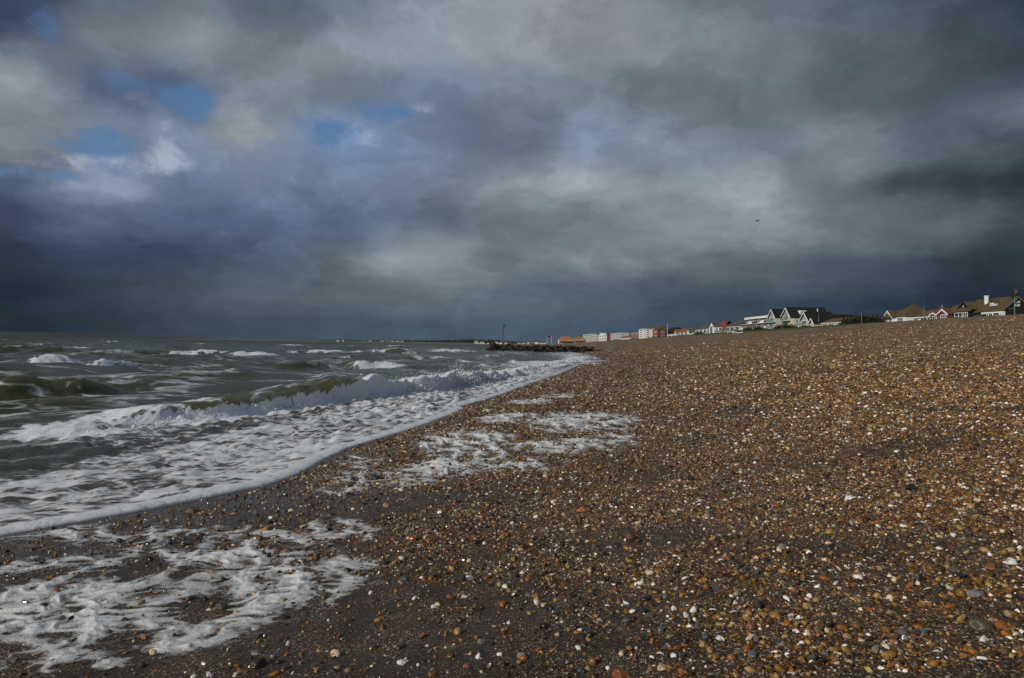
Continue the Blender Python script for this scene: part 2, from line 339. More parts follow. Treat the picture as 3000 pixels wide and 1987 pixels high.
# ------------------------------------------------------------------ beach sheet
PAL = [  # share, colour
 (0.17, (0.0714,0.0361,0.0109)), (0.17, (0.0269,0.0160,0.0076)), (0.10, (0.2268,0.0790,0.0109)), (0.12, (0.1680,0.0857,0.0185)), (0.10, (0.3192,0.2058,0.0714)),
 (0.07, (0.2268,0.1260,0.0286)), (0.085, (0.5580,0.4650,0.3162)), (0.06, (0.7626,0.7347,0.6882)), (0.075, (0.0101,0.0101,0.0118)), (0.03, (0.0756,0.0840,0.0966)), (0.02, (0.1848,0.1764,0.1596))]
def pal_ramp(N, f):
    acc = 0; st = []
    for w, c in PAL: st.append((acc, c)); acc += w
    return N.ramp(f, st, 'CONSTANT')
def beach_mat():
    m, N, b = principled('wet_sand_and_shingle')
    g = N.n('ShaderNodeNewGeometry').outputs['Position']
    dn = N.n('ShaderNodeAttribute', attribute_name='dens').outputs['Fac']
    gr = N.n('ShaderNodeAttribute', attribute_name='grass').outputs['Fac']
    far = N.n('ShaderNodeAttribute', attribute_name='far').outputs['Fac']
    # sand
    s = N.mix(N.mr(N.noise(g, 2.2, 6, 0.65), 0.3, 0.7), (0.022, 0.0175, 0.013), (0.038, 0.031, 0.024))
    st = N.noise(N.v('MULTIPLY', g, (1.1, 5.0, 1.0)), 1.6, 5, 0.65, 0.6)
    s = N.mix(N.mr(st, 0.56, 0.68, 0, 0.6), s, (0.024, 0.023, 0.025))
    gv = N.n('ShaderNodeTexVoronoi', ins={'Vector': g, 'Scale': 260.0})
    gsep = N.n('ShaderNodeSeparateColor', ins={0: gv.outputs['Color']})
    grit = N.m('MULTIPLY', N.mr(gsep.outputs[0], 0.62, 0.70), N.mr(N.noise(g, 5.0, 4), 0.40, 0.62, 0.25, 1.0))
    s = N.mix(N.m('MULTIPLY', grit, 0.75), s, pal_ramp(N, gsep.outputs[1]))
    # shingle, three grades of stone
    cols = []; hs = []
    for sc in (95.0, 34.0, 11.0):
        v = N.n('ShaderNodeTexVoronoi', ins={'Vector': g, 'Scale': sc, 'Randomness': 1.0})
        sp = N.n('ShaderNodeSeparateColor', ins={0: v.outputs['Color']})
        cols.append(pal_ramp(N, sp.outputs[0])); hs.append((v.outputs['Distance'], sp.outputs[1]))
    sh = N.mix(N.mr(hs[1][1], 0.45, 0.55), cols[0], cols[1])
    sh = N.mix(N.m('MULTIPLY', N.mr(hs[2][1], 0.62, 0.72), N.mr(far, 0, 1, 0.1, 0.8)), sh, cols[2])
    dry = N.mix(0.35, sh, (0.155, 0.112, 0.066))
    sh = N.mix(N.m('MULTIPLY', far, 0.75), sh, dry)
    for scl, lo in ((4.5, 0.25), (1.6, 0.6)):
        vv = N.n('ShaderNodeTexVoronoi', ins={'Vector': N.v('MULTIPLY', g, (1, 1, 1.5)), 'Scale': scl}); vs = N.n('ShaderNodeSeparateColor', ins={0: vv.outputs['Color']})
        sh = N.mix(N.m('MULTIPLY', N.mr(far, lo, 1, 0, 0.55), N.mr(vs.outputs[1], 0.3, 0.9)), sh, N.mix(0.55, pal_ramp(N, vs.outputs[0]), (0.105, 0.074, 0.044)))
    sh = N.mix(N.mr(N.noise(g, 0.45, 5, 0.6), 0.35, 0.7, 0, 0.35), sh, (0.075, 0.052, 0.033))
    # close by the stones are real, so the sheet between them is sand with shell grit
    gv2 = N.n('ShaderNodeTexVoronoi', ins={'Vector': g, 'Scale': 120.0}); gs2 = N.n('ShaderNodeSeparateColor', ins={0: gv2.outputs['Color']})
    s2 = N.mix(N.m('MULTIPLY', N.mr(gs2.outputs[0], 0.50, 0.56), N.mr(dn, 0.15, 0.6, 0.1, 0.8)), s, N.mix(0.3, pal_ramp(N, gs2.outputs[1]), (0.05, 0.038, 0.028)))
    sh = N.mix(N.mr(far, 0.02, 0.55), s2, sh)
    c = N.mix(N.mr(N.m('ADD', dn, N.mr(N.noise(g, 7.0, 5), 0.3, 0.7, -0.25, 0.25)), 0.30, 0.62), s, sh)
    gc = N.mix(N.mr(N.noise(g, 0.7, 6, 0.7), 0.35, 0.65), (0.030, 0.055, 0.014), (0.075, 0.095, 0.025))
    c = N.mix(N.mr(N.m('ADD', gr, N.mr(N.noise(g, 0.35, 5), 0.3, 0.7, -0.3, 0.3)), 0.4, 0.6), c, gc)
    h = N.m('ADD', N.m('MULTIPLY', N.mr(hs[1][0], 0, 0.6, 1, 0), 0.6), N.m('MULTIPLY', N.noise(g, 140.0, 3), 0.4))
    bn = N.n('ShaderNodeBump', ins={'Strength': 0.55, 'Distance': 0.012, 'Height': h})
    h2 = N.m('MULTIPLY', N.mr(hs[2][0], 0, 0.6, 1, 0), far)
    bn2 = N.n('ShaderNodeBump', ins={'Strength': 0.9, 'Distance': 0.05, 'Height': h2, 'Normal': bn.outputs[0]})
    wb = N.n('ShaderNodeAttribute', attribute_name='wetband').outputs['Fac']
    c = N.mix(N.m('MULTIPLY', wb, 0.4), c, (0.030, 0.028, 0.026))
    setin(N, b, base=c, rough=N.m('SUBTRACT', N.mr(dn, 0.2, 0.7, 0.46, 0.75), N.m('MULTIPLY', wb, 0.26)), normal=bn2.outputs[0], spec=N.mr(wb, 0, 1, 0.13, 0.5))
    return m
def make_beach():
    ys = np.concatenate([np.arange(-5, 2.4, 0.12), 2.4*np.exp(np.arange(0, 1, 1/480.0)*math.log(5000/2.4)), [5000.0, 9000.0]])
    s = np.linspace(0, 1, 330)
    off = -3.0+0.9*(np.exp(s*math.log(7000/0.9+1))-1)
    # more columns where the bank and the crest are
    off = np.unique(np.round(np.concatenate([off, np.arange(40, 125, 0.8)]), 3))
    Y = np.repeat(ys[:, None], len(off), 1); w = Wl(ys)[:, None]
    X = w+off[None, :]
    Z = terrain(X, Y)
    edge = 78+6*fbm(X*0.03, Y/9.0, 3, 33)+np.interp(Y, [0, 175, 190, 230, 260, 400, 900], [19, 18, 10, 2, -1, -3, -2])
    gr = sst(-1.5, 1.5, X-edge)
    tuft = gr*sst(60, 100, Y)*0.22*np.clip(fbm(X*1.3, Y*0.7, 3, 35)+0.2, 0, 1)
    far = sst(6, 34, np.hypot(X, Y))
    return tag(grid_mesh('beach', X, Y, Z+tuft, beach_mat(), {'dens': dens(X, Y), 'grass': gr, 'far': far, 'wetband': sst(2.6, 0.4, X-Wl(Y))*(0.55+0.45*sst(-0.3, 0.3, fbm(X, Y, 3, 36)))}), 'brown shingle and dark wet sand beach rising to a grassy bank', kind='structure')
make_beach()

# ------------------------------------------------------------------ sea
def sea_mat():
    m = bpy.data.materials.new('sea_water_and_foam'); m.use_nodes = True; N = NT(m.node_tree)
    g = N.n('ShaderNodeNewGeometry').outputs['Position']
    fa = N.n('ShaderNodeAttribute', attribute_name='foam').outputs['Fac']
    sw = N.n('ShaderNodeAttribute', attribute_name='swash').outputs['Fac']
    ds = N.n('ShaderNodeAttribute', attribute_name='dist').outputs['Fac']
    rot = N.n('ShaderNodeVectorRotate', rotation_type='Z_AXIS', ins={'Vector': g, 'Angle': -0.55}).outputs[0]
    warp = N.v('MULTIPLY', N.v('SUBTRACT', N.noise(g, 0.9, 3, col=True), (0.5, 0.5, 0.5)), (0.9, 0.9, 0))
    rw = N.v('ADD', rot, warp)
    # lace in the swash: holes stretched across the view; streaks offshore
    l1 = N.noise(N.v('MULTIPLY', rw, (1.5, 2.3, 1)), 1.7, 7, 0.58, 0.12)
    l2 = N.noise(N.v('MULTIPLY', rw, (1.4, 2.2, 1)), 5.0, 6, 0.58, 0.15)
    r1 = N.m('ABSOLUTE', N.m('SUBTRACT', N.noise(N.v('MULTIPLY', rw, (0.35, 1.0, 1)), 0.75, 6, 0.55, 0.7), 0.5))
    streak = N.m('MULTIPLY', N.mr(r1, 0.0, 0.048, 1.0, 0.0), N.mr(N.noise(g, 0.5, 4), 0.33, 0.56, 0.0, 1.0))
    lace = N.m('ADD', N.m('MULTIPLY', l1, 0.6), N.m('MULTIPLY', l2, 0.4))
    fs = N.mr(N.m('ADD', N.m('MULTIPLY', fa, 0.62), N.m('MULTIPLY', N.m('SUBTRACT', lace, 0.5), 1.45)), 0.26, 0.46, smooth=True)
    fo = N.mr(N.m('ADD', N.m('MULTIPLY', fa, 0.92), N.m('MULTIPLY', N.m('SUBTRACT', lace, 0.5), 1.5)), 0.32, 0.62, smooth=True)
    fo = N.m('MAXIMUM', fo, N.m('MULTIPLY', streak, N.m('MULTIPLY', N.mr(ds, 14, 80, 0.95, 0.40), N.mr(ds, 120, 350, 1.0, 0.0))))
    foam = N.m('ADD', N.m('MULTIPLY', fs, sw), N.m('MULTIPLY', fo, N.m('SUBTRACT', 1.0, sw)), clamp=True)
    # ripples
    rip = N.m('ADD', N.noise(N.v('MULTIPLY', rot, (1.0, 2.2, 1)), 2.6, 7, 0.6, 0.4), N.m('MULTIPLY', N.noise(g, 11.0, 5, 0.6), 0.25))
    bw = N.n('ShaderNodeBump', ins={'Strength': 0.55, 'Distance': 0.10, 'Height': rip})
    bub = N.m('ADD', N.m('ADD', N.m('MULTIPLY', foam, 0.7), N.m('MULTIPLY', lace, 1.2)), N.m('MULTIPLY', N.noise(g, 60.0, 3), 0.06))
    bf = N.n('ShaderNodeBump', ins={'Strength': 0.9, 'Distance': 0.055, 'Height': bub})
    deep = N.mix(N.mr(N.noise(g, 0.2, 4), 0.3, 0.7), (0.030, 0.036, 0.020), (0.054, 0.057, 0.026))
    wc = N.mix(sw, deep, (0.058, 0.049, 0.036))
    wat = N.n('ShaderNodeBsdfPrincipled'); setin(N, wat, base=wc, rough=N.mr(ds, 10, 400, 0.10, 0.28), ior=1.33, spec=N.mr(ds, 12, 200, 0.5, 0.06), normal=bw.outputs[0])
    cr = N.n('ShaderNodeAttribute', attribute_name='crest').outputs['Fac']
    tr = N.n('ShaderNodeBsdfTranslucent', ins={0: N.mix(cr, (0.20, 0.19, 0.075), (0.52, 0.48, 0.24)), 1: bw.outputs[0]})
    w2 = N.n('ShaderNodeMixShader', ins={0: N.mr(cr, 0, 1, 0.20, 0.62), 1: wat.outputs[0], 2: tr.outputs[0]})
    fc = N.mix(N.mr(foam, 0.2, 0.9), (0.22, 0.21, 0.19), (0.72, 0.74, 0.77))
    fb = N.n('ShaderNodeBsdfPrincipled', subsurface_method='BURLEY'); setin(N, fb, base=fc, rough=0.65, spec=0.25, normal=bf.outputs[0]); fb.inputs['Subsurface Weight'].default_value = 0.8; fb.inputs['Subsurface Radius'].default_value = (1, 1, 1); fb.inputs['Subsurface Scale'].default_value = 0.07
    ft = N.n('ShaderNodeBsdfTranslucent', ins={0: (0.80, 0.82, 0.85, 1), 1: bf.outputs[0]})
    fb2 = N.n('ShaderNodeMixShader', ins={0: 0.22, 1: fb.outputs[0], 2: ft.outputs[0]})
    mx = N.n('ShaderNodeMixShader', ins={0: foam, 1: w2.outputs[0], 2: fb2.outputs[0]})
    N.n('ShaderNodeOutputMaterial', ins={0: mx.outputs[0]})
    return m

def seg_coords(X, Y, P):          # along-line parameter, signed distance (positive seaward = left) to a polyline, nearest segment
    best = np.full(X.shape, 1e9); S = np.zeros(X.shape); D = np.zeros(X.shape); acc = 0
    for (ax, ay), (bx, by) in zip(P[:-1], P[1:]):
        dx, dy = bx-ax, by-ay; L = math.hypot(dx, dy); tx, ty = dx/L, dy/L
        u = (X-ax)*tx+(Y-ay)*ty; uc = np.clip(u, 0, L)
        ex = X-(ax+tx*uc); ey = Y-(ay+ty*uc); dd = np.hypot(ex, ey)
        side = np.where(tx*(Y-ay)-ty*(X-ax) > 0, 1.0, -1.0)
        k = dd < best
        best = np.where(k, dd, best); S = np.where(k, acc+uc, S); D = np.where(k, dd*side, D); acc += L
    return S, D, acc
def crest_profile(n, front, back):      # n: metres seaward of the crest line; steep landward side
    return np.where(n < 0, np.exp(-(n/front)**2), np.exp(-(n/back)**2*0.7)*(0.75+0.25*np.exp(-(n/back)**2*3)))

BRK = [on_z(px, py) for px, py in ((120,1275),(380,1250),(640,1222),(900,1192),(1050,1170),(1280,1146),(1500,1106),(1650,1066),(1705,1050))]
BRK_H = [0.05, 0.18, 0.33, 0.48, 0.42, 0.44, 0.27, 0.12, 0.05]
def make_sea():
    NR, NC = 840, 470
    ys = 2.4*np.exp(np.linspace(0, 1, NR)*math.log(16000/2.4))
    s = np.linspace(0, 1, NC)
    Y = np.repeat(ys[:, None], NC, 1); w = Wl(Y)
    tmax = w+0.95*Y+7
    T = tmax*(0.35*s+0.65*s**2.2)[None, :]
    X = w-T
    far = np.hypot(X, Y)
    # wind sea: many trains of waves running in to the shore
    rs = np.random.default_rng(11); Z = np.zeros_like(X); DX = np.zeros_like(X); DY = np.zeros_like(X)
    shoal = sst(1.0, 9.0, T)
    for i in range(44):
        lam = 2.0*1.055**i*rs.uniform(0.93, 1.07); a0 = math.radians(-37)+rs.normal(0, 0.42)
        kx, ky = math.cos(a0), math.sin(a0); k = 2*math.pi/lam; ph = rs.uniform(0, 6.28)
        cell = np.maximum(Y*0.0118, 0.02)
        res = sst(0.45, 0.22, cell/lam)
        amp = 0.0150*lam**0.62*res*shoal
        p = k*(kx*X+ky*Y)+ph+1.5*pn(X/(lam*3), Y/(lam*3), 40+i)
        Z += amp*np.cos(p)*(0.7+0.8*pn(X/(lam*5), Y/(lam*5), 90+i)); q = amp*0.8*np.sin(p)
        DX -= kx*q; DY -= ky*q
    foam = np.zeros_like(X); crest = np.zeros_like(X)
    # shallow swash
    zt = 0.03+0.05*np.maximum(-T, -1.2)
    nose = 0.052*np.sqrt(np.clip(1-(1-np.clip(T/(0.22*np.clip(Y/14, 0.8, 3)), 0, 1))**2, 0, 1))*(1+0.5*pn(Y*1.3, T*0, 71))*np.clip(Y/14, 0.8, 3)
    base = np.where(T < 0.8, zt+nose, 0.03)
    base = zt*sst(1.6, 0.0, T)+nose*(0.35+0.65*sst(1.4, 0.0, T))+0.012*sst(0.0, 1.6, T)
    S, D, L = seg_coords(X, Y, BRK)
    lens = np.concatenate([[0], np.cumsum([math.hypot(b[0]-a[0], b[1]-a[1]) for a, b in zip(BRK[:-1], BRK[1:])])])
    Hb = np.interp(S, lens, BRK_H)*(1+0.55*pn(S/1.5, S*0, 61)+0.30*pn(S/0.55, S*0, 62))
    endf = sst(0.0, 1.0, np.where((S <= 0.001) | (S >= L-0.001), 1-np.abs(D)/1.0, 1.0))
    Dn = D+0.25*pn(S/1.3, S*0, 63)+0.10*pn(S/0.4, D*1.2, 64)
    prof = crest_profile(Dn, 0.26, 1.15)*endf
    Z += Hb*prof
    crest = np.maximum(crest, sst(0.25, 0.85, prof)*endf)
    inside = sst(0.3, -0.5, Dn)*sst(40, 55, S*0+50)          # landward of the breaker
    lump = 0.085*np.abs(fbm(X*2.2, Y*1.6, 3, 66))+0.045*fbm(X*5.0, Y*3.6, 3, 67)
    Z += lump*inside*sst(0.05, 0.5, T)*np.clip(Y/9, 0.6, 2.0)
    # throw the crest forward so that the face overhangs
    curl = np.where(Dn > -0.5, np.exp(-((Dn-0.02)/0.30)**2), 0)*Hb*endf
    ii = np.clip(np.searchsorted(lens, S)-1, 0, len(BRK)-2); TX = np.array([BRK[i+1][0]-BRK[i][0] for i in range(len(BRK)-1)]); TY = np.array([BRK[i+1][1]-BRK[i][1] for i in range(len(BRK)-1)])
    tl = np.hypot(TX, TY); nx, ny = (TY/tl)[ii], (-TX/tl)[ii]
    brokenness = np.interp(S, lens, [0.85, 0.60, 0.40, 0.18, 0.75, 1.0, 1.0, 0.95, 0.9])
    DX += nx*curl*0.62; DY += ny*curl*0.62
    rough = (0.09*fbm(X*2.6, Y*2.0, 3, 68)+0.03*fbm(X*9, Y*7, 2, 69))*np.maximum(prof, sst(0.1,-0.1,Dn)*sst(-1.0,-0.4,Dn)*0.7)*endf*(0.25+0.75*brokenness)*np.clip(Y/15, 0.8, 1.6)
    Z += rough
    rg = 1.2*fbm(X*1.1, Y*0.8, 3, 55)+0.25*fbm(X*5, Y*2.5, 2, 56)
    spk = np.clip(pn(S/0.22, Dn*2, 57)+0.5*pn(S/0.10, Dn*4, 58), 0, 1)*np.exp(-((Dn+0.03)/0.16)**2)*endf*sst(0.6, 0.95, brokenness)
    Z += Hb*0.40*spk
    fr = np.where(Dn < 0.06, sst(0.80, 0.40, prof+0.35*rg-0.55*sst(0.35, 0.9, brokenness)), 0)
    foam = np.maximum(foam, fr*sst(-1.3, -0.5, Dn)*endf*np.clip(1.0+0.5*rg, 0.4, 1.2))
    foam = np.maximum(foam, prof*sst(0.40, 0.85, brokenness+0.45*rg)*1.15)
    back = sst(2.4, 0.3, Dn)*sst(-0.1, 0.3, Dn)*endf*(0.20+0.25*brokenness)
    foam = np.maximum(foam, back)
    inn = np.maximum(inside*endf, sst(3.6, 2.2, T)*sst(70, 30, Y))
    foam = np.maximum(foam, inn*(0.70+0.16*fbm(X*0.8, Y*0.5, 3, 70)))
    foam = np.maximum(foam, sst(0.34, 0.14, T)*1.3)
    swash = np.maximum(sst(0.1, -0.5, Dn)*endf, sst(3.2, 1.6, T))
    swash = np.where(Dn > 0.4, np.minimum(swash, sst(2.5, 1.2, T)), swash)
    # the sea beyond Y 30 keeps a white ragged edge along the beach
    foam = np.maximum(foam, sst(9, 2, T)*sst(26, 45, Y)*(0.62+0.35*fbm(X*0.25, Y*0.12, 3, 72)))
    foam = np.maximum(foam, sst(34, 6, T)*sst(45, 80, Y)*sst(150, 110, Y)*(0.42+0.35*fbm(X*0.2, Y*0.1, 3, 73)))
    # single crests further out: base pixel left/right, base y, height, how broken
    for xa, ya, xb, yb, H, br in [(-60,1190,330,1166,0.50,0.12),(60,1069,238,1066,0.42,1.0),(235,1091,425,1083,0.52,1.0),(-90,1096,135,1089,0.36,0.9),(180,1036,320,1033,0.45,0.9),
                              (330,1044,500,1042,0.42,0.15),(500,1045,650,1042,0.46,1.0),(676,1050,770,1046,0.40,0.95),(885,1040,1012,1036,0.42,1.0),(1105,1039,1168,1036,0.38,0.9),(1268,1034,1345,1031,0.34,0.9),
                              (1050,1080,1130,1074,0.32,0.9),(745,1102,950,1092,0.46,0.30),(420,1122,600,1112,0.20,0.2),(960,1056,1060,1053,0.25,0.5),(1180,1058,1290,1052,0.25,0.6),(1350,1066,1450,1058,0.25,0.7),
                              (1480,1080,1560,1066,0.22,0.9),(60,1016,150,1015,0.5,0.5),(820,1014,880,1014,0.4,0.9),(560,1012,640,1012,0.4,0.5),(1000,1018,1060,1018,0.4,0.6),(300,1004,380,1004,0.5,0.4),(1130,1017,1180,1017,0.4,0.6),(1380,1022,1430,1021,0.4,0.7)]:
        a = on_z(xa, ya); b = on_z(xb, yb)
        cx, cy = (a[0]+b[0])/2, (a[1]+b[1])/2; L2 = max(math.hypot(b[0]-a[0], b[1]-a[1]), 0.6)
        tx, ty = (b[0]-a[0])/L2, (b[1]-a[1])/L2
        if ty > 0.85: tx, ty = 0.53, 0.85
        u = (X-cx)*tx+(Y-cy)*ty; n = -(X-cx)*ty+(Y-cy)*tx
        sc = max(1.0, cy/28.0)
        n = n+0.45*sc*pn(u/(1.8*sc), u*0, int(xa) % 50)+0.1*L2*(2*u/L2)**2*0.35
        env = np.exp(-np.abs(2*u/(L2*1.0))**2.6)*np.clip(1+0.9*pn(u/(0.9*sc), u*0+3, int(xb) % 37), 0.2, 1.3)
        pr = crest_profile(n, 0.34*sc, 1.25*sc)*env
        Z = Z*(1-0.6*pr)+H*pr*(1+0.2*pn(u/0.8, u*0, 5))
        crest = np.maximum(crest, 0.8*sst(0.3, 0.9, pr))
        cu = np.exp(-(n/(0.4*sc))**2)*H*env; DX += ty*cu*0.5; DY -= tx*cu*0.5
        Z += (0.06*fbm(X*3/sc, Y*3/sc, 3, 76)*pr*br)*sc**0.5
        rg2 = fbm(X*1.6/sc**0.6, Y*1.3/sc**0.6, 3, 58)+0.6*fbm(X*5/sc**0.6, Y*4/sc**0.6, 2, 59)
        f = env*sst(0.40*sc, -0.05*sc, n+0.35*sc*rg2)*sst(-0.85*sc, -0.40*sc, n+0.5*sc*rg2)*br*1.1
        foam = np.maximum(foam, f*np.clip(0.9+0.9*rg2, 0, 1.15))
        tail = env*sst(5.0*sc, 0.5*sc, n)*sst(0, 0.4*sc, n)*br*0.24
        foam = np.maximum(foam, tail)
    slope = np.gradient(Z, axis=1)/np.maximum(np.gradient(-X, axis=1), 1e-3)
    foam = np.maximum(foam, 0.20*sst(14, 40, far)*sst(420, 110, far)*(0.6+1.1*np.clip(fbm(X/5, Y/5, 3, 88), -0.4, 0.6))+0.28*sst(0.10, 0.24, Z)*sst(8, 14, far)*shoal*(0.2+sst(0.0, 0.4, pn(X/6, Y/6, 77))))
    # whitecaps all the way out
    cap = sst(0.33, 0.48, pn(26*X/Y, 13*np.log(Y), 78)+0.25*fbm(90*X/Y, 45*np.log(Y), 2, 79))*sst(25, 60, far)
    foam = np.maximum(foam, 0.5*cap)
    Z = Z+base
    fadeT = sst(0.0, 0.8, T)
    o = grid_mesh('sea', X+DX*fadeT, Y+DY*fadeT, Z, sea_mat(), {'foam': foam, 'swash': swash, 'dist': far, 'crest': crest})
    return tag(o, 'choppy olive grey sea with white breakers', kind='structure')
make_sea()

def foam_mat():
    m = bpy.data.materials.new('sea_foam'); m.use_nodes = True; N = NT(m.node_tree)
    g = N.n('ShaderNodeNewGeometry').outputs['Position']
    th = N.n('ShaderNodeAttribute', attribute_name='th').outputs['Fac']
    v1 = N.n('ShaderNodeTexVoronoi', ins={'Vector': g, 'Scale': 55.0}).outputs['Distance']
    v2 = N.n('ShaderNodeTexVoronoi', ins={'Vector': g, 'Scale': 190.0}).outputs['Distance']
    bub = N.m('ADD', N.m('MULTIPLY', v1, 0.6), N.m('MULTIPLY', v2, 0.4))
    n = N.noise(g, 22.0, 6, 0.65)
    al = N.mr(N.m('ADD', N.m('ADD', th, N.mr(n, 0.3, 0.7, -0.16, 0.16)), N.mr(bub, 0.1, 0.6, -0.17, 0.17)), 0.08, 0.54, smooth=True)
    b = N.n('ShaderNodeBsdfPrincipled', subsurface_method='BURLEY'); b.inputs['Subsurface Weight'].default_value = 0.6; b.inputs['Subsurface Radius'].default_value = (1, 1, 1); b.inputs['Subsurface Scale'].default_value = 0.02
    bn = N.n('ShaderNodeBump', ins={'Strength': 0.7, 'Distance': 0.006, 'Height': N.m('ADD', bub, n)})
    setin(N, b, base=N.mix(N.mr(th, 0.2, 0.8), (0.33, 0.325, 0.32), (0.58, 0.59, 0.60)), rough=0.45, spec=0.4, normal=bn.outputs[0])
    t = N.n('ShaderNodeBsdfTransparent')
    mx = N.n('ShaderNodeMixShader', ins={0: al, 1: t.outputs[0], 2: b.outputs[0]})
    N.n('ShaderNodeOutputMaterial', ins={0: mx.outputs[0]})
    return m
FOAM_SPOTS = [  # pixel, radii in pixels, strength
 (210,1800,330,120,1.0),(520,1780,330,120,1.0),(820,1740,270,80,1.0),(640,1640,330,50,0.72),(980,1570,130,45,0.65),(90,1930,170,60,1.0),(560,1900,150,55,0.85),(250,1660,300,38,0.55),(480,1945,100,35,0.8),(230,1960,100,26,0.8),(40,1965,150,60,0.9),(330,1990,70,30,0.7),
 (400,1560,420,34,0.45),(820,1590,220,40,0.6),(1010,1690,90,30,0.7),
 (1370,1300,150,52,1.0),(1290,1372,140,26,0.9),(1420,1358,120,24,0.85),(1660,1318,170,24,1.0),(1500,1368,150,22,0.75),(1710,1240,160,32,1.0),(1500,1228,110,16,1.0),(1560,1180,80,9,1.0),(1640,1162,60,7,0.9),(1130,1398,190,28,0.62),(1000,1432,110,14,0.6),(1060,1340,70,24,0.5),(1800,1300,90,20,0.6)]
def make_foam():
    ys = 2.45*np.exp(np.linspace(0, 1, 820)*math.log(34/2.45)); xs = np.linspace(-0.80, 0.20, 900)
    Y = np.repeat(ys[:, None], len(xs), 1); X = xs[None, :]*Y
    # work in plan: each patch is an ellipse on the sand, broken up by ridged noise
    m = np.full(X.shape, -1.0)
    for px, py, rx, ry, a in FOAM_SPOTS:
        cx, cy = on_z(px, py, 0.08); ex, _ = on_z(px+rx, py, 0.08); fx, fy = on_z(px, py-ry, 0.08); gx, gy = on_z(px, py+ry, 0.08)
        ra = abs(ex-cx); rb = (fy-gy)/2; sk = (fx-gx)/(fy-gy)
        u = (X-cx-sk*(Y-cy))/ra; v = (Y-cy)/rb
        m = np.maximum(m, a*(1.15-np.sqrt(u*u+v*v)**1.5)*1.2)
    wx = X+0.16*pn(X*1.8, Y*1.8, 81)+0.05*pn(X*6, Y*6, 82); wy = Y+0.16*pn(X*1.8, Y*1.8, 83)+0.05*pn(X*6, Y*6, 84)
    ridge = 1-np.abs(pn(wx*3.4+wy*0.7, wy*1.7, 85))*2.6
    ridge2 = 1-np.abs(pn(wx*6.5+wy*0.8, wy*9.5, 86))*2.8; ridge3 = 1-np.abs(pn(wx*14, wy*20, 89))*2.6
    lump = fbm(X*2.0, Y*1.6, 3, 87)
    h = np.clip(m, -1, 0.8)*0.62+0.62*(ridge-0.60)+0.52*(ridge2-0.55)+0.20*(ridge3-0.5)+0.30*lump-0.03
    th = np.clip(h, 0, 1.0)*sst(-0.25, 0.15, m)
    d = X-Wl(Y)
    th = th*sst(0.02, 0.2, d)
    big = np.clip(ridge*0.8+lump*0.7, 0, 1.2)
    z = terrain(X, Y)+0.002+np.sqrt(np.clip(th, 0, 1))*(0.005+0.016*sst(6, 12, Y))+sst(0.35, 1.0, th)*0.019*big*np.clip(Y/6, 0.8, 1.6)
    o = grid_mesh('foam', X, Y, z, foam_mat(), {'th': th*0.9}, keep=th > 0.03)
    return tag(o, 'white bubbly sea foam left lying in fingers on the wet sand', 'foam', kind='stuff')
make_foam()

# ------------------------------------------------------------------ spray thrown up by the breaker
def spray_mat():
    m, N, b = principled('white_spray'); setin(N, b, base=(0.70, 0.72, 0.73), rough=0.5, spec=0.4); return m
def ico(sub):
    bm = bmesh.new(); bmesh.ops.create_icosphere(bm, subdivisions=sub, radius=1.0)
    v = np.array([x.co[:] for x in bm.verts]); f = [[q.index for q in p.verts] for p in bm.faces]; bm.free(); return v, np.array(f)
def make_spray():
    v0 = np.array([(1,0,0),(-1,0,0),(0,1,0),(0,-1,0),(0,0,1),(0,0,-1)], float); f0 = np.array([(0,2,4),(2,1,4),(1,3,4),(3,0,4),(2,0,5),(1,2,5),(3,1,5),(0,3,5)]); r = np.random.default_rng(31); V = []; F = []; n = 0
    lens = np.concatenate([[0], np.cumsum([math.hypot(b[0]-a[0], b[1]-a[1]) for a, b in zip(BRK[:-1], BRK[1:])])])
    def put(c, s):
        nonlocal n
        V.append(c+v0*s*r.uniform(0.6, 1.3, 3)); F.append(f0+n); n += len(v0)
    stl = np.array([0, 2, 3, 4, 5, 5.5, 6, 7, 8]); dens_ = np.array([0.05, 0.25, 0.5, 0.35, 0.9, 1.6, 1.0, 0.6, 0.2])
    while n < 6*30000:
        t = r.uniform(0, lens[-1]); k = np.interp(t, lens, [0.05, 0.3, 0.55, 0.45, 1.0, 1.5, 0.9, 0.6, 0.2])
        plume = 0.35+0.9*max(0, float(pn(t/0.55, 0.3, 44)))+0.5*max(0, float(pn(t/0.2, 0.7, 45)))
        if r.uniform(0, 1.6) > k: continue
        i = min(max(int(np.searchsorted(lens, t))-1, 0), len(BRK)-2); q = (t-lens[i])/(lens[i+1]-lens[i])
        x = BRK[i][0]*(1-q)+BRK[i+1][0]*q; y = BRK[i][1]*(1-q)+BRK[i+1][1]*q
        tx, ty = BRK[i+1][0]-BRK[i][0], BRK[i+1][1]-BRK[i][1]; L = math.hypot(tx, ty); nx, ny = ty/L, -tx/L
        H = np.interp(t, lens, BRK_H)
        e = abs(r.normal(0, 0.42)); hh = H*(0.20+plume*e*(1.1+1.3*k))
        off = 0.34-0.22*min(e, 1.2)+r.normal(0, 0.12)
        s = r.lognormal(math.log(0.0085), 0.5)*np.clip(y/15, 0.8, 2.4)*(1.3-0.8*min(e, 1))
        put(np.array([x+nx*off, y+ny*off, 0.02+hh]), min(s, 0.030))
    V = np.concatenate(V); F = np.concatenate(F)
    me = bpy.data.meshes.new('spray'); me.from_pydata(V.tolist(), [], F.tolist())
    me.polygons.foreach_set('use_smooth', np.ones(len(F), bool))
    return tag(link('spray', me, spray_mat()), 'white spray and froth thrown up along the breaking wave', 'spray', kind='stuff')
make_spray()

